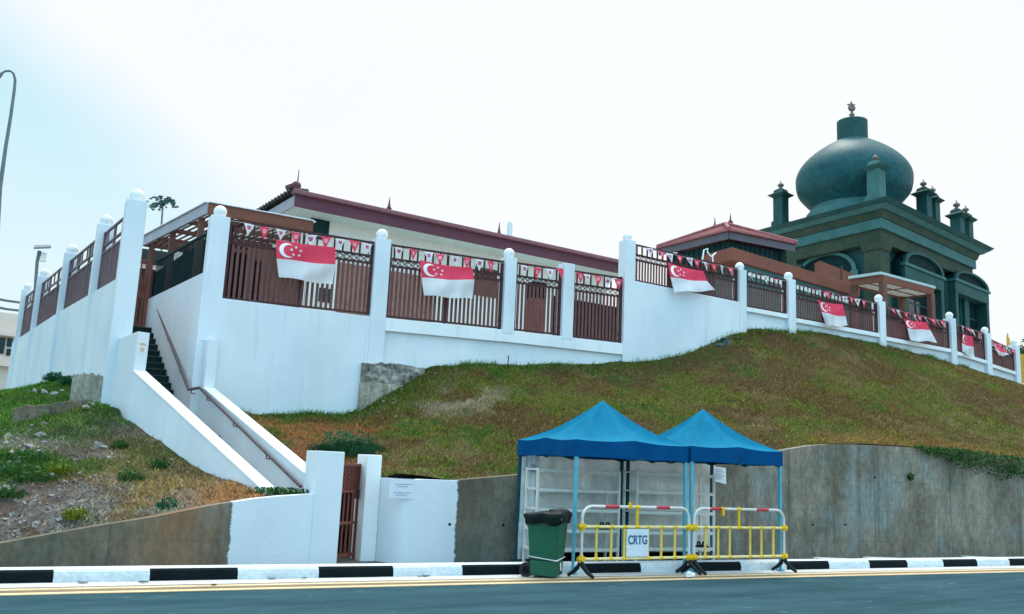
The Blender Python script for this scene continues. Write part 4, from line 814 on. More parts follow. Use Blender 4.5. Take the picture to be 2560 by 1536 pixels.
q = MB(); q.box(1.15, 2.9, 15.75, 15.85, 4.42, aY(370, 672, 15.7).z); q.build('dark_backing', 'browndoor', bl)  # dark backing added behind the upper gate to close bright sky gaps
box('post', (2.2, 2.32, 15.62, 15.74, 4.42, p0.z-.03), 'slat', bl)
q = MB(); p = Vector((1.75, 13.6, 4.9)); leaves(q, p, (.4, .3, .5), 420, .18); tag(tinted(q.build('shrub', 'leaf_y')), 'yellow green shrub just behind the upper stair gate', 'shrub')
# ------------------------------------------------------------------ long hall with purple fascia
ze = 8.72; E0 = aZ(740, 478, ze); E1 = aZ(1578, 660, ze); hx = (E1-E0).normalized(); hy = Vector((-hx.y, hx.x, 0)); HL = (E1-E0).length; HD = 7.5
def H(u, v, z): return Vector((E0.x, E0.y, 0))+hx*u+hy*v+Vector((0, 0, z))
hall = thing('hall', H(HL/2, HD/2, 4.42), 'long white hall with dark purple eaves fascia behind the tall fence', 'building')
zf0 = aP(740, 516, (E0.x, E0.y), (E1.x, E1.y)).z
def hbox(nm, u0, u1, v0, v1, z0, z1, mat, par=None, bev=0.):
    q = MB(); q.hexa([H(u0, v0, z0), H(u1, v0, z0), H(u1, v1, z0), H(u0, v1, z0)], [H(u0, v0, z1), H(u1, v0, z1), H(u1, v1, z1), H(u0, v1, z1)]); return q.build(nm, mat, par or hall, bev)
hbox('front_fascia', 0, HL, 0, .06, zf0, ze-.10, 'purple'); hbox('gutter', -.1, HL+.1, -.13, .10, ze-.098, ze+.03, 'purple_t', None, .03)
hbox('side_fascia', 0, .06, .062, HD, zf0+.02, ze-.10, 'fascia_g')
q = MB(); q.hexa([H(.02, .06, zf0+.04), H(HL, .06, zf0+.04), H(HL, HD, zf0+.04), H(.02, HD, zf0+.04)], [H(.02, .06, zf0+.08), H(HL, .06, zf0+.08), H(HL, HD, zf0+.08), H(.02, HD, zf0+.08)]); q.build('soffit', 'soffit', hall)
q = MB(); zR = ze+.42; a0, a1, a2, a3 = H(-.12, -.05, ze+.02), H(HL+.1, -.05, ze+.02), H(HL+.1, HD+.1, ze+.02), H(-.12, HD+.1, ze+.02); r0, r1 = H(3.2, HD/2, zR), H(HL-3, HD/2, zR)
q.add([a0, a1, a2, a3, r0, r1], [(0, 1, 5, 4), (1, 2, 5), (2, 3, 4, 5), (3, 0, 4)]); roof = q.build('roof', 'tile_d', hall)
q = MB()
for k in range(30): a = H(-.12, .1+k*.25, ze+.03); q.tube([a, a+hx*.5+Vector((0, 0, .06))], .075, 6)
q.build('verge_tiles', 'tile_d', hall)
wl0 = .9
def wallzone(nm, pxa, pxb, zz0, zz1, mat, proud=.02):
    if zz1 > 100: zz1 = aP((pxa+pxb)/2, zz1, H(0, 1.0, 0), H(HL, 1.0, 0)).z
    if zz0 > 100: zz0 = aP((pxa+pxb)/2, zz0, H(0, 1.0, 0), H(HL, 1.0, 0)).z
    A = H(0, 1.0, 0); B = H(HL, 1.0, 0); a = aP(pxa, 700, A, B); c = aP(pxb, 700, A, B); u0, u1 = (a-A).dot(hx), (c-A).dot(hx); hbox(nm, u0, u1, 1.0-proud, 1.2, zz0, zz1, mat)
hbox('front_wall', wl0, HL-.3, 1.0, 1.2, 4.42, zf0+.04, 'hallwall'); hbox('side_wall', wl0, wl0+.2, 1.2, HD, 4.42, zf0+.04, 'hallwall'); hbox('corner_panel', wl0-.02, wl0+.55, .96, 1.0, zf0-.55, zf0+.038, 'teal_d')
wallzone('timber_door', 632, 742, 4.42, 622, 'browndoor', .05); wallzone('pergola_shadow', 575, 630, 4.42, 600, 'dark', .03); wallzone('brick_or_shade_cladding', 846, 940, 4.43, 664, 'brick', .05); wallzone('brick_or_shade_cladding', 941, 1082, 4.43, 684, 'brick', .05)  # the black zone at the left end stands in for the pergola's shadow
wallzone('brick_or_shade_cladding', 1386, 1562, 4.43, 757, 'dark', .05); wallzone('noticeboard', 1186, 1240, 742, 672, 'browndoor', .06)  # the black zone is shaded interior painted in, it has no brick
wallzone('window', 800, 832, 757, 722, 'glass', .03); wallzone('pilaster', 744, 760, 4.43, 7.9, 'hallwall', .1); wallzone('pilaster', 1084, 1100, 4.43, 7.9, 'hallwall', .1)
o = box('fire_cabinet', tuple(), 'red') if False else None
A = aY(1330, 800, 10.5); B_ = aY(1362, 800, 10.5); cab = thing('cabinet', ((A.x+B_.x)/2, 10.6, 4.42), 'dark red cabinet standing behind the narrow tall fence panel', 'cabinet')
box('body', (A.x, B_.x, 10.5, 10.9, 4.42, aY(1345, 745, 10.5).z), 'gate', cab, .01); box('dark_top', (A.x-.02, B_.x+.02, 10.48, 10.92, aY(1345, 744, 10.5).z, aY(1345, 705, 10.5).z), 'dark', cab, .01)
def spike(px, py0, py1, u_v, par, s=1.):
    p = aP(px, py0, H(0, u_v, 0), H(HL, u_v, 0)); pt = aP(px, py1, H(0, u_v, 0), H(HL, u_v, 0)).z; h_ = pt-p.z; q = MB(); q.lathe((p.x, p.y, p.z-.6), [(.09*s, 0), (.09*s, .5), (.075*s, .6+.1*h_), (.09*s, .6+.16*h_), (.05*s, .6+.3*h_), (.025*s, .6+.6*h_), (.008, .6+h_)], 12); q.build('roof_spike', 'purple', par)
spike(972, 528, 493, .9, hall); spike(1247, 592, 556, .9, hall)
q = MB(); p = aP(738, 478, E0, E1); q.ball(H(.02, .06, ze+.17), .13); q.lathe(tuple(H(.02, .06, ze+.0)), [(.15, 0), (.12, .1)], 12); q.lathe(tuple(H(.05, .06, ze+.28)), [(.02, 0), (.008, .38)], 8)
q.beam(H(-.25, .12, ze+.06), H(.0, .05, ze+.2), .16, .1); q.build('ridge_ornament', 'purple', hall)
p = aP(1273, 598, H(0, 2, 0), H(HL, 2, 0)); q = MB(); q.tube([(p.x, p.y, p.z-.6), (p.x, p.y, aP(1273, 557, H(0, 2, 0), H(HL, 2, 0)).z)], .09, 12); tag(q.build('vent_pipe', 'ball'), 'plain white vent pipe sticking up behind the hall roof', 'pipe')
# ------------------------------------------------------------------ pavilion with red tiled hip roof
YP = 15.5; kC = aY(1822, 580, YP); zk = kC.z; kL = aZ(1648, 623, zk); kR = aZ(1986, 613, zk); kF = kL+kR-kC
pv = thing('pavilion', (kC.x, kC.y, 4.42), 'small pavilion with a red tiled hip roof and dark boards', 'building'); ztop = zk; zlow = aP(1822, 598, kC, kR).z
for nm, a, b_ in (('side_fascia', kC, kL), ('front_fascia', kC, kR), ('rear_fascia', kR, kF)): fascia(nm, a, b_, zlow, ztop, .08, 'fascia_p', pv)
ap = (kL+kR)*.5; q = MB(); o_ = (kC-ap).normalized()*.18
cs = [kC+(kC-ap)*.04, kR+(kR-ap)*.04, kF+(kF-ap)*.04, kL+(kL-ap)*.04]; zc_ = ztop+.03; apz = ztop+1.0
N = 26
for i in range(4):
    a, b_ = cs[i], cs[(i+1) % 4]
    for k in range(N):
        s0, s1 = k/N, (k+1)/N; pA, pB = a.lerp(b_, s0), a.lerp(b_, s1); pM = a.lerp(b_, (s0+s1)/2)
        for P_, Q_ in (((pA, .0), (pM, .10)), ((pM, .10), (pB, .0))):
            q.add([Vector((P_[0].x, P_[0].y, zc_+P_[1])), Vector((Q_[0].x, Q_[0].y, zc_+Q_[1])), Vector((ap.x, ap.y, apz))], [(0, 1, 2)])
    q.beam(Vector((a.x, a.y, zc_+.02)), Vector((b_.x, b_.y, zc_+.02)), .1, .07)
q.build('roof', 'tile', pv); q = MB()
for c in cs: q.tube([Vector((c.x, c.y, zc_+.08)), Vector((ap.x, ap.y, apz+.04))], .09, 8)
q.build('hip_ridges', 'tile', pv)
m_ = .12
i0, i1, i2, i3 = [c.lerp(ap, m_) for c in (kC, kR, kF, kL)]
q = MB(); q.hexa([Vector((c.x, c.y, 4.42)) for c in (i0, i1, i2, i3)], [Vector((c.x, c.y, zlow-.01)) for c in (i0, i1, i2, i3)]); q.build('wall', 'teal_d', pv)
q = MB()
for k in range(12):
    for a, b_ in ((i0, i1), (i0, i3)): p = a.lerp(b_, (k+.5)/12); q.box(p.x-.03, p.x+.03, p.y-.03, p.y+.03, 4.42, zlow-.02)
q.build('battens', 'mq_d', pv)
p = kR.lerp(ap, .10); q = MB(); q.box(p.x-.35, p.x+.2, p.y-.3, p.y+.3, 4.42, zlow-.02); q.build('corner_column', 'mq_b', pv)
for px, y0, y1 in ((1826, 566, 534), (1787, 578, 544)):
    p = aY(px, y0, ap.y+(0 if px > 1800 else 1.2)); h_ = aY(px, y1, p.y).z-p.z; q = MB(); q.lathe((p.x, p.y, p.z-.25), [(.2, 0), (.17, .25), (.09, .25+.15*h_), (.12, .25+.3*h_), (.04, .25+.5*h_), (.01, .25+h_)], 12); q.build('roof_finial', 'purple', pv)
# ------------------------------------------------------------------ flat roofed porch building with brown fascia
YB = 12.; fC = aY(1830, 618, YB); zb1 = fC.z; fR = aZ(2150, 715, zb1); fL = aZ(1752, 640, zb1); zb0 = aP(1830, 650, fC, fR).z
pb_ = thing('porch', (fC.x, fC.y, 4.42), 'flat roofed porch building with a long brown fascia behind the right fence', 'building')
q = MB(); fF = fL+fR-fC; q.hexa([Vector((c.x, c.y, zb0)) for c in (fC, fR, fF, fL)], [Vector((c.x, c.y, zb1)) for c in (fC, fR, fF, fL)]); q.build('roof_fascia', 'fascia', pb_, .02)
cen = (fL+fR)*.5; ii = [c.lerp(cen, .16) for c in (fC, fR, fF, fL)]; q = MB(); q.hexa([Vector((c.x, c.y, 4.42)) for c in ii], [Vector((c.x, c.y, zb0-.002)) for c in ii]); q.build('wall', 'mq_l', pb_)
fd = (fR-fC).normalized(); fn = Vector((fd.y, -fd.x, 0)); q = MB(); q.beam(Vector((ii[0].x, ii[0].y, zb0-.3))+fn*.04, Vector((ii[1].x, ii[1].y, zb0-.3))+fn*.04, .06, .14); q.build('wall_band', 'soffit', pb_)
# doors and dark panels seen through the bars
for s0, s1, mt, nm in ((.04, .22, 'browndoor', 'door'), (.28, .46, 'dark', 'window'), (.52, .66, 'browndoor', 'door'), (.72, .94, 'dark', 'window')):
    a, c = ii[0].lerp(ii[1], s0), ii[0].lerp(ii[1], s1); q = MB(); q.beam(Vector((a.x, a.y, 5.55))+fn*.02, Vector((c.x, c.y, 5.55))+fn*.02, .05, 2.1); q.build(nm, mt, pb_)
b0 = aP(2050, 652, fC+Vector((0, 3, 0)), fR+Vector((0, 3, 0))); zz = b0.z; b1 = aZ(2142, 688, zz); b2 = aZ(2036, 659, zz); hh_ = .42; b3 = b1+b2-b0
q = MB(); q.hexa([Vector((c.x, c.y, zb1-.02)) for c in (b0, b1, b3, b2)], [Vector((c.x, c.y, zz)) for c in (b0, b1, b3, b2)]); q.build('roof_box', 'fascia', pb_, .02)
q = MB(); c = b0.lerp(b1, .55); q.tube([Vector((c.x, c.y, zb1))+fn*.05, Vector((c.x, c.y, zz+.1))+fn*.05], .03, 6); q.build('roof_pipe', 'slat', pb_)
for pts in (((1755, 658), (1760, 625), (1770, 622), (1768, 632)), ((1768, 630), (1778, 642), (1790, 632)), ((1782, 655), (1782, 640), (1788, 634))):
    q = MB(); q.tube([aY(x, y, 9.3) for x, y in pts], .022, 6); tag(q.build('white_cable', 'ball'), 'twisted white rag tied above the fence in front of the porch', 'rag', 'white rag strips')
# entrance canopy
YE = 11.2; nC = aY(2205, 683, YE); zn = nC.z; nL = aZ(2128, 694, zn); nR = aZ(2332, 717, zn); nF = nL+nR-nC; zn0 = aP(2205, 706, nC, nR).z
ec = thing('entrance_canopy', (nC.x, nC.y, 4.42), 'small flat entrance canopy with white roof edge and brown posts', 'canopy')
q = MB(); ring = [nC, nR, nF, nL]
for i in range(4): a, c = ring[i], ring[(i+1) % 4]; q.beam(Vector((a.x, a.y, (zn0+zn)/2-.04)), Vector((c.x, c.y, (zn0+zn)/2-.04)), .09, zn-zn0-.1)
q.build('fascia', 'fascia', ec); cn = (nL+nR)*.5
q = MB(); o_ = [c+(c-cn).normalized()*.14 for c in ring]; q.hexa([Vector((c.x, c.y, zn-.075)) for c in o_], [Vector((c.x, c.y, zn+.03)) for c in o_]); q.build('roof_edge', 'edge', ec, .01)
q = MB(); o_ = [c.lerp(cn, .03) for c in ring]; q.hexa([Vector((c.x, c.y, zn0+.06)) for c in o_], [Vector((c.x, c.y, zn0+.10)) for c in o_]); q.build('ceiling', 'sheet', ec)
q = MB()
for k in (.5,):
    for a, c, d_, e in ((nC, nL, nR, nF), (nC, nR, nL, nF)):
        s0 = a.lerp(c, k); s1 = d_.lerp(e, k); q.beam(Vector((s0.x, s0.y, zn0+.045)), Vector((s1.x, s1.y, zn0+.045)), .035, .03)
q.build('beams', 'slat', ec)
for c in (nC.lerp(cn, .05), nR.lerp(cn, .06), nF.lerp(cn, .06), nL.lerp(cn, .06)):
    q = MB(); q.box(c.x-.11, c.x+.11, c.y-.11, c.y+.11, 4.42, zn0+.05); q.build('post', 'slat', ec, .01)
# ------------------------------------------------------------------ teal stone domed building
zc = 14.8; qC, qL, qR = aZ(2219, 489, zc), aZ(1895, 575, zc), aZ(2487, 622, zc); q1, q2 = (qR-qC), (qL-qC); L1, L2 = q1.length, q2.length; q1.normalize(); q2.normalize()
def Q(a, b, z=0.): return Vector((qC.x, qC.y, 0))+q1*a+q2*b+Vector((0, 0, z))
def zpx(py, a, b):
    p = Q(a, b); d0 = None; lo, hi = 0., 40.
    for _ in range(40):
        mid = (lo+hi)/2; v = Vector((p.x, p.y, mid))-EYE; u_ = v.dot(cR)/v.dot(cF); w_ = v.dot(cU)/v.dot(cF); y = 768+FPX*(u_*math.sin(ROL)-w_*math.cos(ROL))
        lo, hi = (mid, hi) if y > py else (lo, mid)
    return mid
def pxof(p):
    v = p-EYE; u_ = v.dot(cR)/v.dot(cF); w_ = v.dot(cU)/v.dot(cF); return 1280+FPX*(u_*math.cos(ROL)+w_*math.sin(ROL)), 768+FPX*(u_*math.sin(ROL)-w_*math.cos(ROL))
mq = thing('domed_mosque', Q(L1/2, L2/2, 4.42), 'dark teal stone mosque with a bulbous dome and small turrets', 'building')
def slab(nm, s, z0, z1, mat, s_top=None, mi=None):
    st = s if s_top is None else s_top; q = MB(); q.hexa([Q(s, s, z0), Q(L1-s, s, z0), Q(L1-s, L2-s, z0), Q(s, L2-s, z0)], [Q(st, st, z1), Q(L1-st, st, z1), Q(L1-st, L2-st, z1), Q(st, L2-st, z1)]); return q.build(nm, mat, mq, .02)
zA = zc-.18; zB = zpx(512, .2, .2); zC_ = zpx(524, .45, .45); zD = zpx(541, .7, .7); zE = zpx(567, .75, .75); zF = zpx(604, 1., 1.)
slab('cornice_crown', .22, zA, zc, 'mq', 0.); slab('cornice_moulding', .5, zB, zA-.003, 'mq_l', .25); slab('cornice_neck', .75, zD, zB-.003, 'mq_b', .62)
slab('frieze', .80, zE, zD-.003, 'mq_l'); slab('architrave', 1.0, zF, zE-.003, 'mq_b', .95); slab('wall', 1.5, 4.42, zF-.003, 'mq')
slab('roof_deck', .9, zc+.002, zc+.22, 'mq_l')
IN = 1.5                                      # wall inset; facade helpers: a along right face at depth v outwards
def rbox(nm, a0, a1, v, z0, z1, mat, par=None, v0=0.): q = MB(); q.hexa([Q(a0, IN-v, z0), Q(a1, IN-v, z0), Q(a1, IN-v0, z0), Q(a0, IN-v0, z0)], [Q(a0, IN-v, z1), Q(a1, IN-v, z1), Q(a1, IN-v0, z1), Q(a0, IN-v0, z1)]); return q.build(nm, mat, par or mq, .015)
def lbox(nm, b0, b1, v, z0, z1, mat, par=None, v0=0.): q = MB(); q.hexa([Q(IN-v, b0, z0), Q(IN-v, b1, z0), Q(IN-v0, b1, z0), Q(IN-v0, b0, z0)], [Q(IN-v, b0, z1), Q(IN-v, b1, z1), Q(IN-v0, b1, z1), Q(IN-v0, b0, z1)]); return q.build(nm, mat, par or mq, .015)
# corner column and pilasters
q = MB(); q.hexa([Q(1.02, 1.02, 4.42), Q(1.95, 1.02, 4.42), Q(1.95, 1.95, 4.42), Q(1.02, 1.95, 4.42)], [Q(1.02, 1.02, zF-.35), Q(1.95, 1.02, zF-.35), Q(1.95, 1.95, zF-.35), Q(1.02, 1.95, zF-.35)]); q.build('corner_column', 'mq_b', mq, .02)
q = MB(); q.hexa([Q(.98, .98, zF-.345), Q(2.0, .98, zF-.345), Q(2.0, 2.0, zF-.345), Q(.98, 2.0, zF-.345)], [Q(.9, .9, zF-.01), Q(2.1, .9, zF-.01), Q(2.1, 2.1, zF-.01), Q(.9, 2.1, zF-.01)]); q.build('column_capital', 'mq_b', mq)
def a_of(px, v): P_, Q_ = Q(0, IN-v), Q(L1, IN-v); h_ = aP(px, 650, P_, Q_); return Vector((h_.x-P_.x, h_.y-P_.y, 0)).dot(q1)
def zr_of(px, py, v): return aP(px, py, Q(0, IN-v), Q(L1, IN-v)).z
def b_of(px, v): P_, Q_ = Q(IN-v, 0), Q(IN-v, L2); h_ = aP(px, 650, P_, Q_); return Vector((h_.x-P_.x, h_.y-P_.y, 0)).dot(q2)
def aedicule(pa, pb, ptop, pfoot, base, nm):
    v = .75; a0, a1 = a_of(pa, v), a_of(pb, v); ac = (a0+a1)/2; zft = zr_of(pa, pfoot, v); ztp = zr_of((pa+pb)/2-4, ptop, v); hw = (a1-a0)/2; hr = max(.5, ztp-zft)
    t = MB(); n = 14; arc = [(ac+hw*math.cos(th_), zft+hr*math.sin(th_)**.8) for th_ in np.linspace(math.pi, 0, n)]
    t.prism([Q(x, IN-v+.16, z) for x, z in arc]+[], q2*-1*0+(Q(0, IN)-Q(0, IN-v+.16))); o = t.build(nm, 'mq_d', mq)
    t = MB()
    for k in range(n-1):
        (xa, z0), (xb, z1) = arc[k], arc[k+1]; xa2, z02 = ac+(xa-ac)*.87, zft+(z0-zft)*.82; xb2, z12 = ac+(xb-ac)*.87, zft+(z1-zft)*.82
        t.hexa([Q(xa, IN-v, z0), Q(xb, IN-v, z1), Q(xb, IN, z1), Q(xa, IN, z0)], [Q(xa2, IN-v, z02), Q(xb2, IN-v, z12), Q(xb2, IN, z12), Q(xa2, IN, z02)])
    t.build('arch_moulding', 'mq', mq)
    rbox('lintel', a0-.1, a1+.1, v+.04, zft-.14, zft-.002, 'mq_l'); rbox('lintel_panel', a0, a1, v-.05, zft-.75, zft-.145, 'mq')
    rbox('recess', a0+.35, a1-.35, .06, 4.42, zft-.76, 'mq_d'); rbox('window', a0+.6, a1-.6, .09, 4.42, zft-1.5, 'glass')
    for x0 in (a0+.02, a1-.36): rbox('pilaster', x0, x0+.34, v-.06, 4.42, zft-.755, 'mq')
    for k in range(3): z = lerp(5.2, zft-1.7, k/2); rbox('glazing_bar', a0+.6, a1-.6, .12, z-.04, z+.04, 'mq', None, .09)
    am = (a0+a1)/2; rbox('mullion', am-.05, am+.05, .13, 4.5, zft-1.5, 'mq', None, .09)
aedicule(2264, 2360, 633, 655, 0, 'pediment'); aedicule(2388, 2470, 680, 694, 0, 'pediment')
ap0, ap1 = a_of(2364, .2), a_of(2384, .2); rbox('pilaster', ap0, ap1, .22, 4.42, zF-.3, 'mq_l'); rbox('pilaster', L1-1.9, L1-1.52, .12, 4.42, zF-.3, 'mq')
rbox('lower_cornice', L1-1.75, L1-.85, .5, zr_of(2466, 712, .5), zr_of(2466, 690, .5), 'mq'); rbox('wall_pier', L1-1.7, L1-1.1, .3, 4.42, zr_of(2466, 712, .5)-.003, 'mq')
for k in range(2): b0_ = lerp(a_of(2225, .1), a_of(2258, .1), .5); 
rbox('corbel', a_of(2240, .3), a_of(2262, .3), .5, zr_of(2250, 690, .3), zr_of(2250, 655, .3), 'mq_d')
# arched openings on the left face
def archface(pa, pb, ptop, pspring):
    v = .12; b1_, b0_ = b_of(pa, v), b_of(pb, v); bc = (b0_+b1_)/2; hw = (b1_-b0_)/2; P_, Q_ = Q(IN-v, 0), Q(IN-v, L2); zt_ = aP((pa+pb)/2, ptop, P_, Q_).z; zs = aP((pa+pb)/2, pspring, P_, Q_).z; hr = zt_-zs; n = 16
    arc = [(bc+hw*math.cos(t), zs+hr*math.sin(t)) for t in np.linspace(0, math.pi, n)]
    t = MB(); t.prism([Q(IN-v+.05, b, z) for b, z in arc]+[Q(IN-v+.05, bc-hw, 4.5), Q(IN-v+.05, bc+hw, 4.5)], q1*.2); t.build('arch_recess', 'mq_d', mq)
    t = MB()
    for k in range(n-1):
        (xa, z0), (xb, z1) = arc[k], arc[k+1]; f_ = 1.14
        t.hexa([Q(IN-v-.1, xa, z0), Q(IN-v-.1, xb, z1), Q(IN, xb, z1), Q(IN, xa, z0)], [Q(IN-v-.1, bc+(xa-bc)*f_, zs+(z0-zs)*f_), Q(IN-v-.1, bc+(xb-bc)*f_, zs+(z1-zs)*f_), Q(IN, bc+(xb-bc)*f_, zs+(z1-zs)*f_), Q(IN, bc+(xa-bc)*f_, zs+(z0-zs)*f_)])
    t.build('arch_moulding', 'mq_l', mq)
    for s in (-1, 1): lbox('pilaster', bc+s*(hw*1.07)-.22, bc+s*(hw*1.07)+.22, .24, 4.42, zs-.003, 'mq_l')
archface(1996, 2132, 640, 690); lbox('column', L2-2.2, L2-1.5, .4, 4.42, zF-.3, 'mq_b')
# dome
best = None
for k in np.linspace(1., L1-1, 80):
    px = pxof(Q(k, L2*.47, zc+3))[0]
    if best is None or abs(px-2134) < best[0]: best = (abs(px-2134), k)
dk = best[1]; D0 = Q(dk, L2*.47, 0); 
def zd(py):
    lo, hi = 0., 60.
    for _ in range(40):
        mid = (lo+hi)/2; y = pxof(Vector((D0.x, D0.y, mid)))[1]; lo, hi = (mid, hi) if y > py else (lo, mid)
    return mid
dz = (Vector((D0.x, D0.y, zc+3))-EYE).dot(cF); sc_ = dz/FPX
rD = 138*sc_; zTop, zEq, zNk, zNk0 = zd(352), zd(452), zd(524), zd(545)
def sp(a, b_, n=14): return [(a[0]+(b_[0]-a[0])*math.sin(t), a[1]+(b_[1]-a[1])*(1-math.cos(t))) for t in np.linspace(0, math.pi/2, n)]
up_ = [(rD*(1-.76*t**1.9), zEq+(zTop-zEq)*t) for t in np.linspace(0, 1, 24)]
rN = 100*sc_
lowp = [(rN+(rD-rN)*float(np.interp(f_, [0, .06, .12, .22, .35, .46, .58, .8, 1], [0, .08, .18, .38, .60, .77, .89, .98, 1])), lerp(zNk, zEq, f_)) for f_ in np.linspace(0, .97, 20)]
q = MB(); q.lathe((D0.x, D0.y, 0), lowp+up_, 72); dm = q.build('dome', 'dome', mq)
q = MB(); q.lathe((D0.x, D0.y, 0), [(rN*1.14, zc+.2), (rN*1.14, zNk-.35), (rN*1.08, zNk-.22), (rN*1.02, zNk+.03)], 48); q.build('drum', 'mq_l', mq)
rL = 36.5*sc_; zl0, zl1 = zTop-.35, zd(305); q = MB(); q.lathe((D0.x, D0.y, 0), [(rL, zl0), (rL*1.01, zl1-.08), (rL, zl1), (rL*.3, zl1+.03)], 40); lan = q.build('lantern', 'mq', mq)
zf1 = zd(262); q = MB(); q.lathe((D0.x, D0.y, 0), [(.12, zl1), (.10, zl1+.3), (.16, zl1+.4), (.07, zl1+.5), (.06, zl1+.7)], 14)
zm = zl1+.7+(zf1-zl1-.7)*.5; rm = (zf1-zl1-.7)*.48; vd = cR
q.tube([(D0.x+vd.x*rm*math.sin(t)*.85, D0.y+vd.y*rm*math.sin(t)*.85, zm-rm*math.cos(t)) for t in np.linspace(-2.5, 2.5, 22)], [.03+.09*math.cos(t/1.75) for t in np.linspace(-2.5, 2.5, 22)], 8)
st_ = [(D0.x+vd.x*(.24 if k % 2 == 0 else .10)*math.cos(k*math.pi/5+.3), D0.y+vd.y*(.24 if k % 2 == 0 else .10)*math.cos(k*math.pi/5+.3), zm+.1+(.24 if k % 2 == 0 else .10)*math.sin(k*math.pi/5+.3)) for k in range(10)]
q.prism(st_, (0, .06, 0)); q.build('crescent_finial', 'bronze', mq)
def turret(a, b, py0, pyc, pytop, wpx, mt='mq'):
    p = Q(a, b); z0 = zc+.2; s_ = (Vector((p.x, p.y, zc+1))-EYE).dot(cF)/FPX; w_ = wpx*s_*.5/1.2
    def zz_(py):
        lo, hi = 0., 60.
        for _ in range(40):
            mid = (lo+hi)/2; y = pxof(Vector((p.x, p.y, mid)))[1]; lo, hi = (mid, hi) if y > py else (lo, mid)
        return mid
    zcp, ztp = zz_(pyc), zz_(pytop); H_ = ztp-zcp
    def sq(r_, z): return [p+q1*(-r_)+q2*(-r_)+Vector((0, 0, z)), p+q1*r_-q2*r_+Vector((0, 0, z)), p+q1*r_+q2*r_+Vector((0, 0, z)), p-q1*r_+q2*r_+Vector((0, 0, z))]
    q = MB(); zb_ = min(z0+.35, lerp(z0, zcp, .4)); q.hexa(sq(w_*1.3, z0), sq(w_*1.25, zb_)); q.hexa(sq(w_, zb_), sq(w_, zcp)); tq = q.build('turret', mt, mq, .02)
    q = MB(); q.hexa(sq(w_*1.05, zcp+.002), sq(w_*1.75, zcp+H_*.16)); q.hexa(sq(w_*1.75, zcp+H_*.162), sq(w_*1.1, zcp+H_*.27)); q.hexa(sq(w_*1.0, zcp+H_*.272), sq(w_*.85, zcp+H_*.45)); q.hexa(sq(w_*.85, zcp+H_*.452), sq(w_*.25, zcp+H_*.58)); q.build('turret_cap', mt, tq)
    q = MB(); c0 = zcp+H_*.56; r_ = H_*.17; q.lathe((p.x, p.y, c0), [(r_*.35, 0), (r_*.4, r_*.3), (r_*.95, r_*.8), (r_*1.05, r_*1.15), (r_*.8, r_*1.55), (r_*.25, r_*1.9), (.02, H_*.44)], 16); q.build('turret_ball', 'bronze', tq)
def findab(px, fixed, val):
    best = None
    for k in np.linspace(.2, (L1 if fixed == 'b' else L2)-.2, 160):
        P_ = Q(k, val, zc+1) if fixed == 'b' else Q(val, k, zc+1); e = abs(pxof(P_)[0]-px)
        if best is None or e < best[0]: best = (e, k)
    return best[1]
turret(findab(2190, 'b', 1.3), 1.3, 490, 428, 384, 43, 'mq_l'); turret(1.2, findab(1953, 'a', 1.2), 555, 496, 453, 36)
for px, pc, pt, wd in ((2311, 493, 449, 36), (2333, 509, 465, 32), (2394, 548, 501, 33), (2417, 557, 514, 31)): turret(findab(px, 'b', 1.4), 1.4, 0, pc, pt, wd)
turret(findab(2361, 'b', 5.0), 5.0, 0, 545, 527, 22)
# ------------------------------------------------------------------ far left: cream building, wires, street lamps, palm
p0, p1 = aY(-160, 790, 48), aY(52, 786, 48); cb = thing('cream_building', ((p0.x+p1.x)/2, 50, 1), 'pale cream building at the left edge beyond the side wall', 'building')
zt_ = aY(20, 783, 48).z; box('wall', (p0.x, p1.x+1, 48, 58, -1, zt_), 'cream', cb)
z1_ = aY(20, 835, 48).z; z2_ = aY(20, 905, 48).z
box('upper_band', (p0.x, p1.x+1.05, 47.6, 48, z1_-.15, z1_+.1), 'cream', cb)
box('ledge', (p0.x, p1.x+1.05, 47.5, 48, z2_-.3, z2_), 'cream', cb)
for pa, pb, ya, yb in ((-14, 9, 842, 885), (17, 30, 872, 890), (19, 30, 845, 868)):
    a, c = aY(pa, ya, 47.95), aY(pb, yb, 47.95); box('window', (a.x, c.x, 47.93, 48.01, c.z, a.z), 'glass', cb)
for y0, y1, lb_ in ((745, 757, 'upper thin power line crossing at the left edge'), (767, 777, 'lower thin power line crossing at the left edge')):
    a, c = aY(-60, y0-9, 34), aY(90, y1+5, 34); q = MB(); q.tube([a, a.lerp(c, .5)+Vector((0, 0, -.05)), c], .06, 6); tag(q.build('power_line', 'steel'), lb_, 'cable')
sl = thing('street_lamp', aY(-14, 1010, 24), 'tall curved grey street lamp at the left edge of the sky', 'street lamp'); Yl = 24
pts = [(-30, 900), (-8, 600), (0, 470), (14, 370), (27, 290), (36, 225), (38, 200), (34, 184), (26, 178), (14, 178), (4, 184)]
rs = [.085, .075, .07, .062, .055, .05, .045, .042, .04, .04, .04]; q = MB(); q.tube([aY(-50, 1010, Yl)]+[aY(x, y, Yl) for x, y in pts], [.09]+rs, 12); q.build('pole', 'steel', sl)
q = MB(); a, c = aY(6, 184, Yl), aY(-26, 199, Yl); q.tube([a, a.lerp(c, .3), a.lerp(c, .7), c], [.05, .12, .13, .03], 12); q.build('lamp_head', 'steel', sl)
so = thing('solar_lamp', aY(86, 780, 26), 'solar panel lamp on a thin pole behind the left side wall', 'street lamp'); Ys = 26
q = MB(); q.tube([aY(82, 800, Ys), aY(93, 655, Ys), aY(99, 628, Ys)], [.05, .06, .07], 8); q.build('pole', 'steel', so)
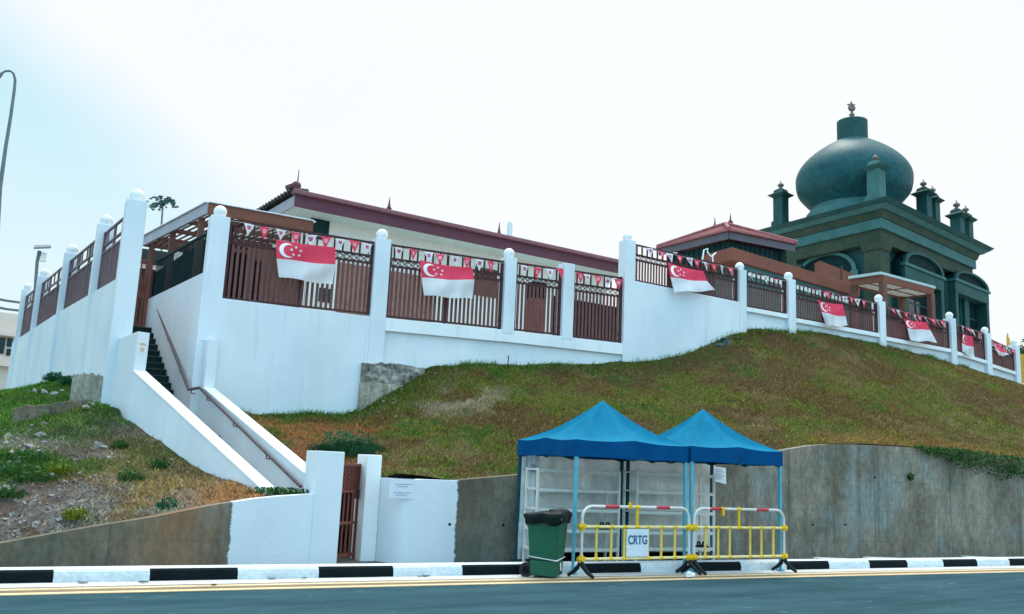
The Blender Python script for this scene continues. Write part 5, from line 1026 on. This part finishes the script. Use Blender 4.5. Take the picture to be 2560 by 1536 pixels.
a, c = aY(84, 623, Ys), aY(127, 622, Ys); q = MB(); q.hexa([a+Vector((0, -.3, -.06)), c+Vector((0, -.3, -.05)), c+Vector((0, .35, .16)), a+Vector((0, .35, .16))], [a+Vector((0, -.3, 0)), c+Vector((0, -.3, .01)), c+Vector((0, .35, .22)), a+Vector((0, .35, .22))]); q.build('solar_panel', 'steel', so)
a, c = aY(103, 632, Ys), aY(115, 655, Ys); box('lamp_box', (a.x, c.x, Ys-.1, Ys+.15, c.z, a.z), 'hallwall', so, .02)
Yp = 40; pt_ = aY(407, 512, Yp); pl = thing('palm_tree', aY(400, 700, Yp), 'small dark feathery palm above the shelter roof', 'tree')
q = MB(); q.tube([aY(403, 700, Yp), aY(404, 560, Yp), pt_], [.06, .05, .045], 8); q.build('trunk', 'steel', pl)
q = MB()
for k in range(15):
    an = 2*math.pi*k/15+random.random()*.3; rr = random.uniform(.75, 1.05)*.78; up = random.uniform(.05, .55); pv_ = None
    for j in range(7):
        t = j/6; p = pt_+Vector((math.cos(an)*rr*t*.98, math.sin(an)*rr*t, up*math.sin(t*2.4)*.9-.25*t*t)); leaves(q, p, (.09, .09, .05), 8, .16)
tinted(q.build('crown', 'leaf_hazy', pl))
# far right: yellow cloth and greenery
a, c = aY(2546, 884, 12.), aY(2562, 960, 12.); q = MB(); n_ = 10
q.add([Vector((lerp(a.x, c.x+.5, i/n_), 12.+.06*math.sin(i*2.1), lerp(c.z, a.z, j/6))) for j in range(7) for i in range(n_+1)], [(j*(n_+1)+i, j*(n_+1)+i+1, (j+1)*(n_+1)+i+1, (j+1)*(n_+1)+i) for j in range(6) for i in range(n_)], 0, True)
tag(q.build('yellow_banner', 'bananay'), 'yellow cloth hanging beside the last pillar at the right edge', 'banner')
a = aY(2521, 862, 13); q = MB(); q.tube([a+Vector((0, 0, -1.2)), aY(2519, 834, 13)], .03, 6); q.add([aY(2516, 838, 12.98), aY(2524, 846, 12.98), aY(2528, 868, 12.98), aY(2516, 872, 12.98)], [(0, 1, 2, 3)]); tag(q.build('pennant_pole', 'bananay'), 'small yellow flag on a pole just left of the last pillar', 'flag')
def tree(px, py, Y, rad, n, ls, label, mat='leaf'):
    c = aY(px, py, Y); t = thing('tree', (c.x, Y, 3), label, 'tree'); q = MB(); q.tube([(c.x, Y, 2.5), (c.x+.1, Y, c.z)], [.2, .1], 8); q.build('trunk', 'bark', t); q = MB()
    for _ in range(14): leaves(q, c+Vector((random.uniform(-1, 1)*rad*.6, random.uniform(-1, 1)*rad*.6, random.uniform(-.8, .8)*rad*.5)), (rad*.45, rad*.45, rad*.35), n//14, ls)
    tinted(q.build('crown', mat, t))
tree(2600, 880, 26, 1.6, 1400, .3, 'green tree peeking in at the right edge')
# ------------------------------------------------------------------ blue canopy tents
def tent(x0, x1, y0, y1, zb, ztv, zap, label, skew=0.):
    t = thing('canopy_tent', ((x0+x1)/2, (y0+y1)/2, 0), label, 'tent', 'blue canopy tents by the road'); n = 24; cx, cy = (x0+x1)/2, (y0+y1)/2
    cor = [(x0, y0), (x1, y0), (x1, y1), (x0, y1)]; q = MB(); edge = lambda s: .03*math.sin(math.pi*s)-.030*abs(math.sin(2*math.pi*s))
    for i in range(4):
        (ax, ay), (bx, by) = cor[i], cor[(i+1) % 4]; vs = []
        for r_ in range(n+1):
            f_ = r_/n
            for k in range(n+1):
                s = k/n; ex, ey = lerp(ax, bx, s), lerp(ay, by, s); prof_ = .35*f_+.65*f_**1.75; z = lerp(ztv, zap, prof_)-.095*abs(math.sin(2*math.pi*s))*math.sin(math.pi*min(1, f_*1.05))*(1-.4*f_)+.010*math.sin(s*19+i)*math.sin(f_*5)*(1-f_)+.010*math.sin(s*37+f_*9)*math.sin(f_*6)*(1-f_)+.012*math.sin(s*math.pi*12)*math.sin(math.pi*f_)**2*(1-f_)+edge(s)*(1-f_)**2
                vs.append((lerp(ex, cx, f_), lerp(ey, cy, f_), z))
        q.add(vs, [(r_*(n+1)+k, r_*(n+1)+k+1, (r_+1)*(n+1)+k+1, (r_+1)*(n+1)+k) for r_ in range(n) for k in range(n)], 0, False)
    o = q.build('canopy', 'tent', t)
    for p in o.data.polygons: p.use_smooth = True
    q = MB()
    for i in range(4):
        (ax, ay), (bx, by) = cor[i], cor[(i+1) % 4]; m_ = 26; dx, dy = bx-ax, by-ay; l_ = math.hypot(dx, dy); nx, ny = dy/l_, -dx/l_; vs = []
        for j in range(5):
            for k in range(m_+1):
                s = k/m_; w_ = (.004+.022*j/4)*math.sin(s*17+i*2+j*.35)*math.sin(math.pi*s)+.002; z = lerp(ztv+edge(s)+.003, zb, j/4)+.008*math.sin(s*9+i)*(j/4)*math.sin(math.pi*s); vs.append((lerp(ax, bx, s)+nx*w_, lerp(ay, by, s)+ny*w_, z))
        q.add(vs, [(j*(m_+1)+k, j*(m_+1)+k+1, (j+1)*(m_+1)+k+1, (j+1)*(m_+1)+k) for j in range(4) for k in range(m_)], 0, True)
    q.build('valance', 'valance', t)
    for i, (ax, ay) in enumerate(cor):
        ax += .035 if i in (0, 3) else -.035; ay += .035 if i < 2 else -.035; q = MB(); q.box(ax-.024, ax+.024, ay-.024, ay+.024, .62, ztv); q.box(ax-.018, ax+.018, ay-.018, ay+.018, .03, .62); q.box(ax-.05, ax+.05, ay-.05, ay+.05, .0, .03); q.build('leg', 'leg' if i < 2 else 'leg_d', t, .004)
    q = MB()
    for i in range(4):
        (ax, ay), (bx, by) = cor[i], cor[(i+1) % 4]
        for k in range(2):
            s0, s1 = k/2, (k+1)/2; a = Vector((lerp(ax, bx, s0), lerp(ay, by, s0), 0)).lerp(Vector((cx, cy, 0)), .03); c = Vector((lerp(ax, bx, s1), lerp(ay, by, s1), 0)).lerp(Vector((cx, cy, 0)), .03)
            za, zb2 = ztv-.05, zb-.02; q.beam(a+Vector((0, 0, za)), c+Vector((0, 0, zb2)), .015, .025); q.beam(a+Vector((0, 0, zb2)), c+Vector((0, 0, za)), .015, .025)
        q.build('truss', 'leg_d', t); q = MB()
    q.tube([(cx, cy, zap-.6), (cx, cy, zap-.03)], .02, 6); q.build('centre_pole', 'leg_d', t); return t
zb_, zt_ = aY(1438, 1141, -.10).z, aY(1443, 1099, -.10).z
tent(7.22, aY(1721, 1160, -.12).x, -.12, 1.66, zb_, zt_, aY(1507, 1001, .77).z, 'larger blue pop-up canopy tent on the left, beside the green bin')
x0_, x1_ = aY(1727, 1160, -.14).x, aY(1956, 1160, -.14).x
tent(x0_, x1_, -.15, 1.62, aY(1840, 1158, -.15).z-.01, aY(1800, 1120, -.15).z, aY(1751, 1022, .74).z, 'smaller blue pop-up canopy tent on the right, behind the barrier without a sign')
# plastic sheet behind the shelves
ps = thing('plastic_sheet', (8.5, 1.74, 0), 'pale plastic sheet hung on the concrete wall behind the white shelves', 'sheet')
a, c = aY(1344, 1140, 1.72), aY(1786, 1155, 1.72); q = MB(); n_, k_ = 70, 12
def shf(s, t): return Vector((lerp(a.x, c.x, s), 1.73-.035*(.5+.5*math.sin(s*31+.8*math.sin(t*3)))-.02*math.sin(s*67+t*4)*t, lerp(.12, a.z+.05, t)))
q.add([shf(i/n_, j/k_) for j in range(k_+1) for i in range(n_+1)], [(j*(n_+1)+i, j*(n_+1)+i+1, (j+1)*(n_+1)+i+1, (j+1)*(n_+1)+i) for j in range(k_) for i in range(n_)], 0, True); q.build('sheet_body', 'sheet', ps)
a2 = aY(1301, 1140, 1.72); q = MB()
q.add([Vector((lerp(a2.x, a.x+.02, i/16), 1.69-.05*math.sin(i*.75)*(.4+.6*j/8)-.03*(i > 8), lerp(.03, a.z+.06, j/8))) for j in range(9) for i in range(17)], [(j*17+i, j*17+i+1, (j+1)*17+i+1, (j+1)*17+i) for j in range(8) for i in range(16)], 0, True); q.build('folded_edge', 'sheetw', ps)
# shelves
def rack(pa, pb, label, levels, top):
    y0, y1 = 1.12, 1.52; p, c = aY(pa, 1300, y0), aY(pb, 1300, y0); t = thing('shelf_rack', ((p.x+c.x)/2, 1.3, 0), label, 'shelf rack', 'white shelf racks under the tents')
    zT = aY((pa+pb)/2, top, y0).z
    for x in (p.x+.02, c.x-.02):
        for y in (y0+.02, y1-.02): q = MB(); q.box(x-.02, x+.02, y-.02, y+.02, -.012, zT+.015); q.build('leg', 'rack', t, .003)
    for py in [top]+levels:
        z = aY((pa+pb)/2, py, y0).z; q = MB(); q.box(p.x+.002, c.x-.002, y0+.003, y1-.003, z-.028, z); q.box(p.x+.041, c.x-.041, y0-.004, y0+.014, z-.05, z-.029); q.build('shelf', 'rack', t, .003)
    return p.x, c.x
rack(1340, 1550, 'white metal shelf rack under the larger tent, behind the bin', [1224, 1273, 1325, 1372], 1176); rack(1590, 1788, 'white metal shelf rack under the tents, nearer the right', [1230, 1280, 1330, 1370], 1184)
def sandals(px, py, label):
    p = aY(px, py, 1.2); q = MB()
    for s in (-1, 1):
        cx = p.x+s*.06; q.prism([(cx-.04, 1.15, p.z), (cx+.04, 1.15, p.z), (cx+.045, 1.3, p.z), (cx+.03, 1.4, p.z), (cx-.03, 1.4, p.z), (cx-.045, 1.3, p.z)], (0, 0, .025)); q.tube([(cx-.045, 1.22, p.z+.02), (cx-.02, 1.24, p.z+.09), (cx+.02, 1.24, p.z+.09), (cx+.045, 1.22, p.z+.02)], .016, 6)
    tag(q.build('sandals', 'rubber'), label, 'sandals')
sandals(1515, 1322, 'pair of black sandals on a shelf, above the sign on the barrier'); sandals(1757, 1369, 'pair of black sandals on the lowest shelf, behind the second barrier')
def notice(px0, py0, px1, py1, Y, label, tilt=0.):
    a, c = aY(px0, py0, Y), aY(px1, py1, Y); q = MB(); q.hexa([(a.x, Y-.004, c.z), (c.x, Y-.02, c.z-tilt), (c.x, Y-.017, c.z-tilt), (a.x, Y, c.z)], [(a.x, Y-.004, a.z), (c.x, Y-.004, a.z-tilt*.4), (c.x, Y, a.z-tilt*.4), (a.x, Y, a.z)]); o = tag(q.build('notice', 'paper'), label, 'notice'); q = MB()
    for k in range(5): z = lerp(a.z, c.z, .2+.15*k); q.box(lerp(a.x, c.x, .15), lerp(a.x, c.x, .85 if k % 2 else .65), Y-.024, Y-.022, z-.008, z+.004)
    l = q.build('lettering', 'ink', o)
notice(1320, 1156, 1348, 1186, 1.60, 'small white paper notice taped to the left edge of the plastic sheet'); notice(1782, 1166, 1814, 1204, 1.60, 'tilted white paper notice on the wall at the right end of the sheet', .05)
q = MB(); p = aY(1530, 1400, 1.3); q.box(aY(1330, 1395, 1.55).x, aY(1735, 1395, 1.55).x, 1.53, 1.66, -.012, .13); tag(q.build('drain_beam', 'dark'), 'dark timber beam lying on the ground behind the shelves', 'beam')
# ------------------------------------------------------------------ barriers
def barrier(pa, pb, pxs, sign, pxc, reds, tie, label, ya, yb):
    P_ = Vector((pa[0], ya, 0)); Q_ = Vector((pb[0], yb, 0)); d = (Q_-P_); L = d.length; d.normalize(); n = Vector((d.y, -d.x, 0)); t = thing('barrier', P_.lerp(Q_, .5), label, 'barrier', 'yellow and white barriers by the road')
    def B(u, z, v=0.): return P_+d*u+n*v+Vector((0, 0, z))
    zt, zm, zl_ = .985, .70, .255
    q = MB(); r_ = .17; pts = [B(.0, .14), B(0, zt-r_)]+[B(r_-r_*math.cos(a), zt-r_+r_*math.sin(a)) for a in np.linspace(.15, math.pi/2, 7)]+[B(L-r_+r_*math.sin(a), zt-r_+r_*math.cos(a)) for a in np.linspace(0, math.pi/2-.15, 7)]+[B(L, zt-r_), B(L, .14)]
    q.tube(pts, .022, 12); q.build('frame_pipe', 'pipe', t)
    for z in (zm, zl_): q = MB(); q.tube([B(-.03, z), B(L+.03, z)], .021, 10); q.build('rail', 'yellow_p', t)
    hit = lambda px: (aP(px, 1350, P_, Q_)-P_).dot(d)
    for px in pxs:
        u = hit(px); q = MB(); q.tube([B(u, zl_), B(u, zm)], .019, 8); q.build('bar', 'yellow_b', t)
        q = MB(); [q.tube([B(u-.03, z), B(u+.03, z)], .028, 8) for z in (zl_, zm)]; q.build('bar_clip', 'yellow', t)
    u = hit(pxc); q = MB(); q.tube([B(u, zm), B(u, zt)], .022, 8); [q.tube([B(u-.045, z), B(u+.045, z)], .03, 8) for z in (zm, zt)]; q.build('centre_bar', 'yellow', t)
    for p0, p1 in reds: q = MB(); q.tube([B(hit(p0), zt), B(hit(p1), zt)], .026, 10); q.build('red_sleeve', 'redtape', t)
    for u in (0, L):
        for z in (zm, zl_): q = MB(); q.tube([B(u, z-.05), B(u, z+.05)], .036, 10); q.tube([B(u-.06, z), B(u+.06, z)], .034, 10); q.tube([B(u, z, .05), B(u, z, -.05)], .03, 8); q.build('end_joint', 'yellow', t)
        q = MB()
        for v in (-1, 1): q.tube([B(u, .22), B(u+.01*v, .16, .035*v), B(u+.04*v, .08, .11*v), B(u+.09*v, .022, .18*v)], [.034, .036, .03, .024], 8)
        q.build('foot', 'rubber', t)
    u, z = tie; q = MB(); uu = hit(u); q.tube([B(uu-.035, zt), B(uu+.035, zt)], .031, 8); q.beam(B(uu, zt, .0), B(uu+.005, zt+z, .01), .05, .03, 0, d); q.build('coupling_tab', 'yellow', t)
    if sign:
        u0, u1 = hit(1563), hit(1618); q = MB(); q.hexa([B(u0, zl_+.025, .03), B(u1, zl_+.025, .03), B(u1, zl_+.025, .022), B(u0, zl_+.025, .022)], [B(u0, zm-.03, .03), B(u1, zm-.03, .03), B(u1, zm-.03, .022), B(u0, zm-.03, .022)]); s = q.build('sign_board', 'signblue', t, .003)
        cu = bpy.data.curves.new('letters', 'FONT'); cu.body = 'CRTG'; cu.align_x = 'CENTER'; cu.size = .165; cu.extrude = .002; cu.offset = .0035; cu.space_character = .98; ob = bpy.data.objects.new('letters', cu); COL.objects.link(ob)
        bpy.context.view_layer.update(); me = bpy.data.meshes.new_from_object(ob.evaluated_get(bpy.context.evaluated_depsgraph_get())); bpy.data.objects.remove(ob); me.materials.clear(); me.materials.append(PA['signtext'])
        xs_ = [v.co.x for v in me.vertices]; w_ = max(xs_)-min(xs_); k_ = (u1-u0)*.86/w_; ctr = B((u0+u1)/2, lerp(zl_, zm, .60), .033); xm = (max(xs_)+min(xs_))/2
        for v in me.vertices: v.co = ctr+d*((v.co.x-xm)*k_)+Vector((0, 0, (v.co.y-.058)*k_*1.25))+n*(v.co.z)-t.location
        lo = bpy.data.objects.new('lettering', me); COL.objects.link(lo); lo.parent = s
    return t
ba, bm_ = aY(1454, 1360, -.46), aY(1722, 1360, -.33); bb, bc_ = aY(1735, 1360, -.33), aY(1960, 1360, -.26)
barrier(ba, bm_, [1491, 1528, 1561, 1620, 1653, 1687], True, 1592, ((1510, 1545), (1639, 1672)), (1573, .065), 'yellow and white pipe barrier carrying the white lettered sign', -.46, -.33)
barrier(bb, bc_, [1763, 1795, 1824, 1875, 1903, 1933], False, 1847, ((1774, 1802), (1890, 1920)), (1806, -.10), 'yellow and white pipe barrier without a sign, on the right', -.33, -.26)
q = MB(); p = aZ(1724, 1446, 0.); vs, fs = rockmesh((p.x, p.y, .05), .07); q.add(vs, fs); tag(q.build('plastic_bag', 'paper'), 'small crumpled white plastic bag by the feet where the barriers meet', 'plastic bag')
# ------------------------------------------------------------------ wheelie bin
bp = aZ(1366, 1452, 0); bp = Vector((bp.x+.19, bp.y+.33, 0)); bn = thing('wheelie_bin', bp, 'green wheelie bin with a black bag hanging over its rim', 'bin'); ang = R(-12)
ux = Vector((math.cos(R(-46)), math.sin(R(-46)), 0)); uy = Vector((math.cos(R(44)), math.sin(R(44)), 0))   # two body axes seen at a corner
def BB(a, b_, z): return bp+ux*a+uy*b_+Vector((0, 0, z))
def ring(w_, d_, z, s=0.): return [BB(-w_+s, -d_, z), BB(w_+s, -d_, z), BB(w_+s, d_, z), BB(-w_+s, d_, z)]
q = MB(); q.hexa(ring(.185, .20, .03), ring(.19, .205, .24)); q.hexa(ring(.195, .21, .243), ring(.235, .245, .80)); q.build('body', 'bin', bn, .018)
q = MB(); q.hexa(ring(.265, .275, .79), ring(.27, .28, .83)); q.build('rim', 'bin', bn, .01)
# bag draped over the rim
q = MB(); n_ = 56; vs = []
profb = [(.98, -.12), (1.06, -.115), (1.12, -.07), (1.17, -.02), (1.15, .02), (1.03, .04), (.7, .05), (.35, .04), (.02, .03)]
for j, (r_, dz_) in enumerate(profb):
    for k in range(n_):
        t = 2*math.pi*k/n_; cx_, sy_ = math.cos(t), math.sin(t); m_ = max(abs(cx_), abs(sy_)); sqx, sqy = cx_/m_**.75, sy_/m_**.75
        nz_ = .5*math.sin(k*1.7+j)+.5*math.sin(k*.9+2*j); rr = r_*(1+.05*nz_*(1 if j < 6 else .3)); vs.append(BB(sqx*.255*rr, sqy*.265*rr, .845+dz_+(.022*math.sin(t*3+1)+.014*math.sin(t*7))*(1 if j < 3 else .5)+(.03*cx_)))
q.add(vs, [(j*n_+k, j*n_+(k+1) % n_, (j+1)*n_+(k+1) % n_, (j+1)*n_+k) for j in range(len(profb)-1) for k in range(n_)], 0, True); q.build('bag', 'bag', bn)
for s in (-1, 1):
    q = MB(); c = BB(-.24, .17*s, .10); q.tube([c-uy*.03, c+uy*.03], .10, 20); wq = q.build('wheel', 'rubber', bn); q = MB(); q.tube([c-uy*.034, c+uy*.034], .05, 14); q.build('hub', 'dark', wq)
q = MB(); q.tube([BB(-.24, -.17, .10), BB(-.24, .17, .10)], .015, 6); q.build('axle', 'dark', bn)
q = MB(); rp_ = [BB(-.20, .215, .262), BB(-.2, -.215, .285), BB(.2, -.22, .25), BB(.205, .215, .27), BB(-.20, .215, .262)]; q.tube(rp_, .009, 6); q.build('rope', 'paper', bn)
c = BB(.198, .06, .19); q = MB(); q.hexa([BB(.2, .0, .11), BB(.2, .075, .09), BB(.197, .075, .09), BB(.197, .0, .11)], [BB(.2, -.03, .22), BB(.2, .045, .2), BB(.197, .045, .2), BB(.197, -.03, .22)]); q.build('tag_label', 'paper', bn)
# ------------------------------------------------------------------ light: hazy sun high behind the compound, cloudy sky with blue at the left
SE, SA = R(62), R(38)                          # elevation; azimuth from +y towards +x
sd = Vector((math.sin(SA)*math.cos(SE), math.cos(SA)*math.cos(SE), math.sin(SE)))
sun = bpy.data.lights.new('sun', 'SUN'); sun.energy = 1.4; sun.angle = R(14); sun.color = (1., .95, .87); so_ = bpy.data.objects.new('sun', sun); COL.objects.link(so_); so_.rotation_euler = (-sd).to_track_quat('-Z', 'Y').to_euler()
wd = bpy.data.worlds.new('World'); scene.world = wd; wd.use_nodes = True; nt = wd.node_tree; bg = nt.nodes['Background']; STR = .12
sky = nd(nt, 'ShaderNodeTexSky', sky_type='NISHITA'); sky.sun_disc = False; sky.sun_elevation = SE; sky.sun_rotation = SA; sky.air_density = 1.; sky.dust_density = 2.
tc = nd(nt, 'ShaderNodeTexCoord'); vec = tc.outputs['Generated']
def dotn(v):
    d = nd(nt, 'ShaderNodeVectorMath', operation='DOT_PRODUCT'); nt.links.new(vec, d.inputs[0]); d.inputs[1].default_value = v; return d.outputs['Value']
def wnoise(sc, det=5):
    n = nd(nt, 'ShaderNodeTexNoise'); n.inputs['Scale'].default_value = sc; n.inputs['Detail'].default_value = det; n.inputs['Roughness'].default_value = .55; nt.links.new(vec, n.inputs['Vector']); return n.outputs['Fac']
def mrange(v, a, b_):
    m = nd(nt, 'ShaderNodeMapRange', interpolation_type='SMOOTHSTEP'); m.inputs['From Min'].default_value = a; m.inputs['From Max'].default_value = b_; nt.links.new(v, m.inputs['Value']); return m.outputs['Result']
n1 = ray(-10, -5).cross(ray(380, 310)).normalized()
if n1.dot(ray(0, 500)) < 0: n1 = -n1
f1 = mth(nt, 'ADD', dotn(n1), mth(nt, 'MULTIPLY', mth(nt, 'SUBTRACT', wnoise(2.2), .5), .16))
blue = mrange(f1, -.045, .07)
back = mrange(mth(nt, 'ADD', dotn((-cF).normalized()), mth(nt, 'MULTIPLY', mth(nt, 'SUBTRACT', wnoise(2.), .5), .5)), -.05, .5)
k = 1/STR
elev = mrange(dotn(Vector((0, 0, 1))), .05, .55)
bluec = mix(nt, elev, (.60*k, .715*k, .745*k), (.34*k, .60*k, .70*k))
elev2 = mrange(dotn(Vector((0, 0, 1))), .48, .85)
cl = mix(nt, wnoise(3.5), (.700*k, .722*k, .735*k), (.745*k, .752*k, .752*k))
cl = mix(nt, elev2, cl, (1.75*k, 1.80*k, 1.80*k))
c = mix(nt, blue, cl, bluec)
c = mix(nt, back, c, (.62*k, 1.10*k, 1.42*k))
c = mix(nt, .93, sky.outputs[0], c)
nt.links.new(c, bg.inputs[0]); bg.inputs[1].default_value = STR
vs_ = scene.view_settings; vs_.view_transform = 'Standard'; vs_.look = 'None'; vs_.exposure = .45; vs_.gamma = 1.
scene.cycles.max_bounces = 6; scene.cycles.use_denoising = True
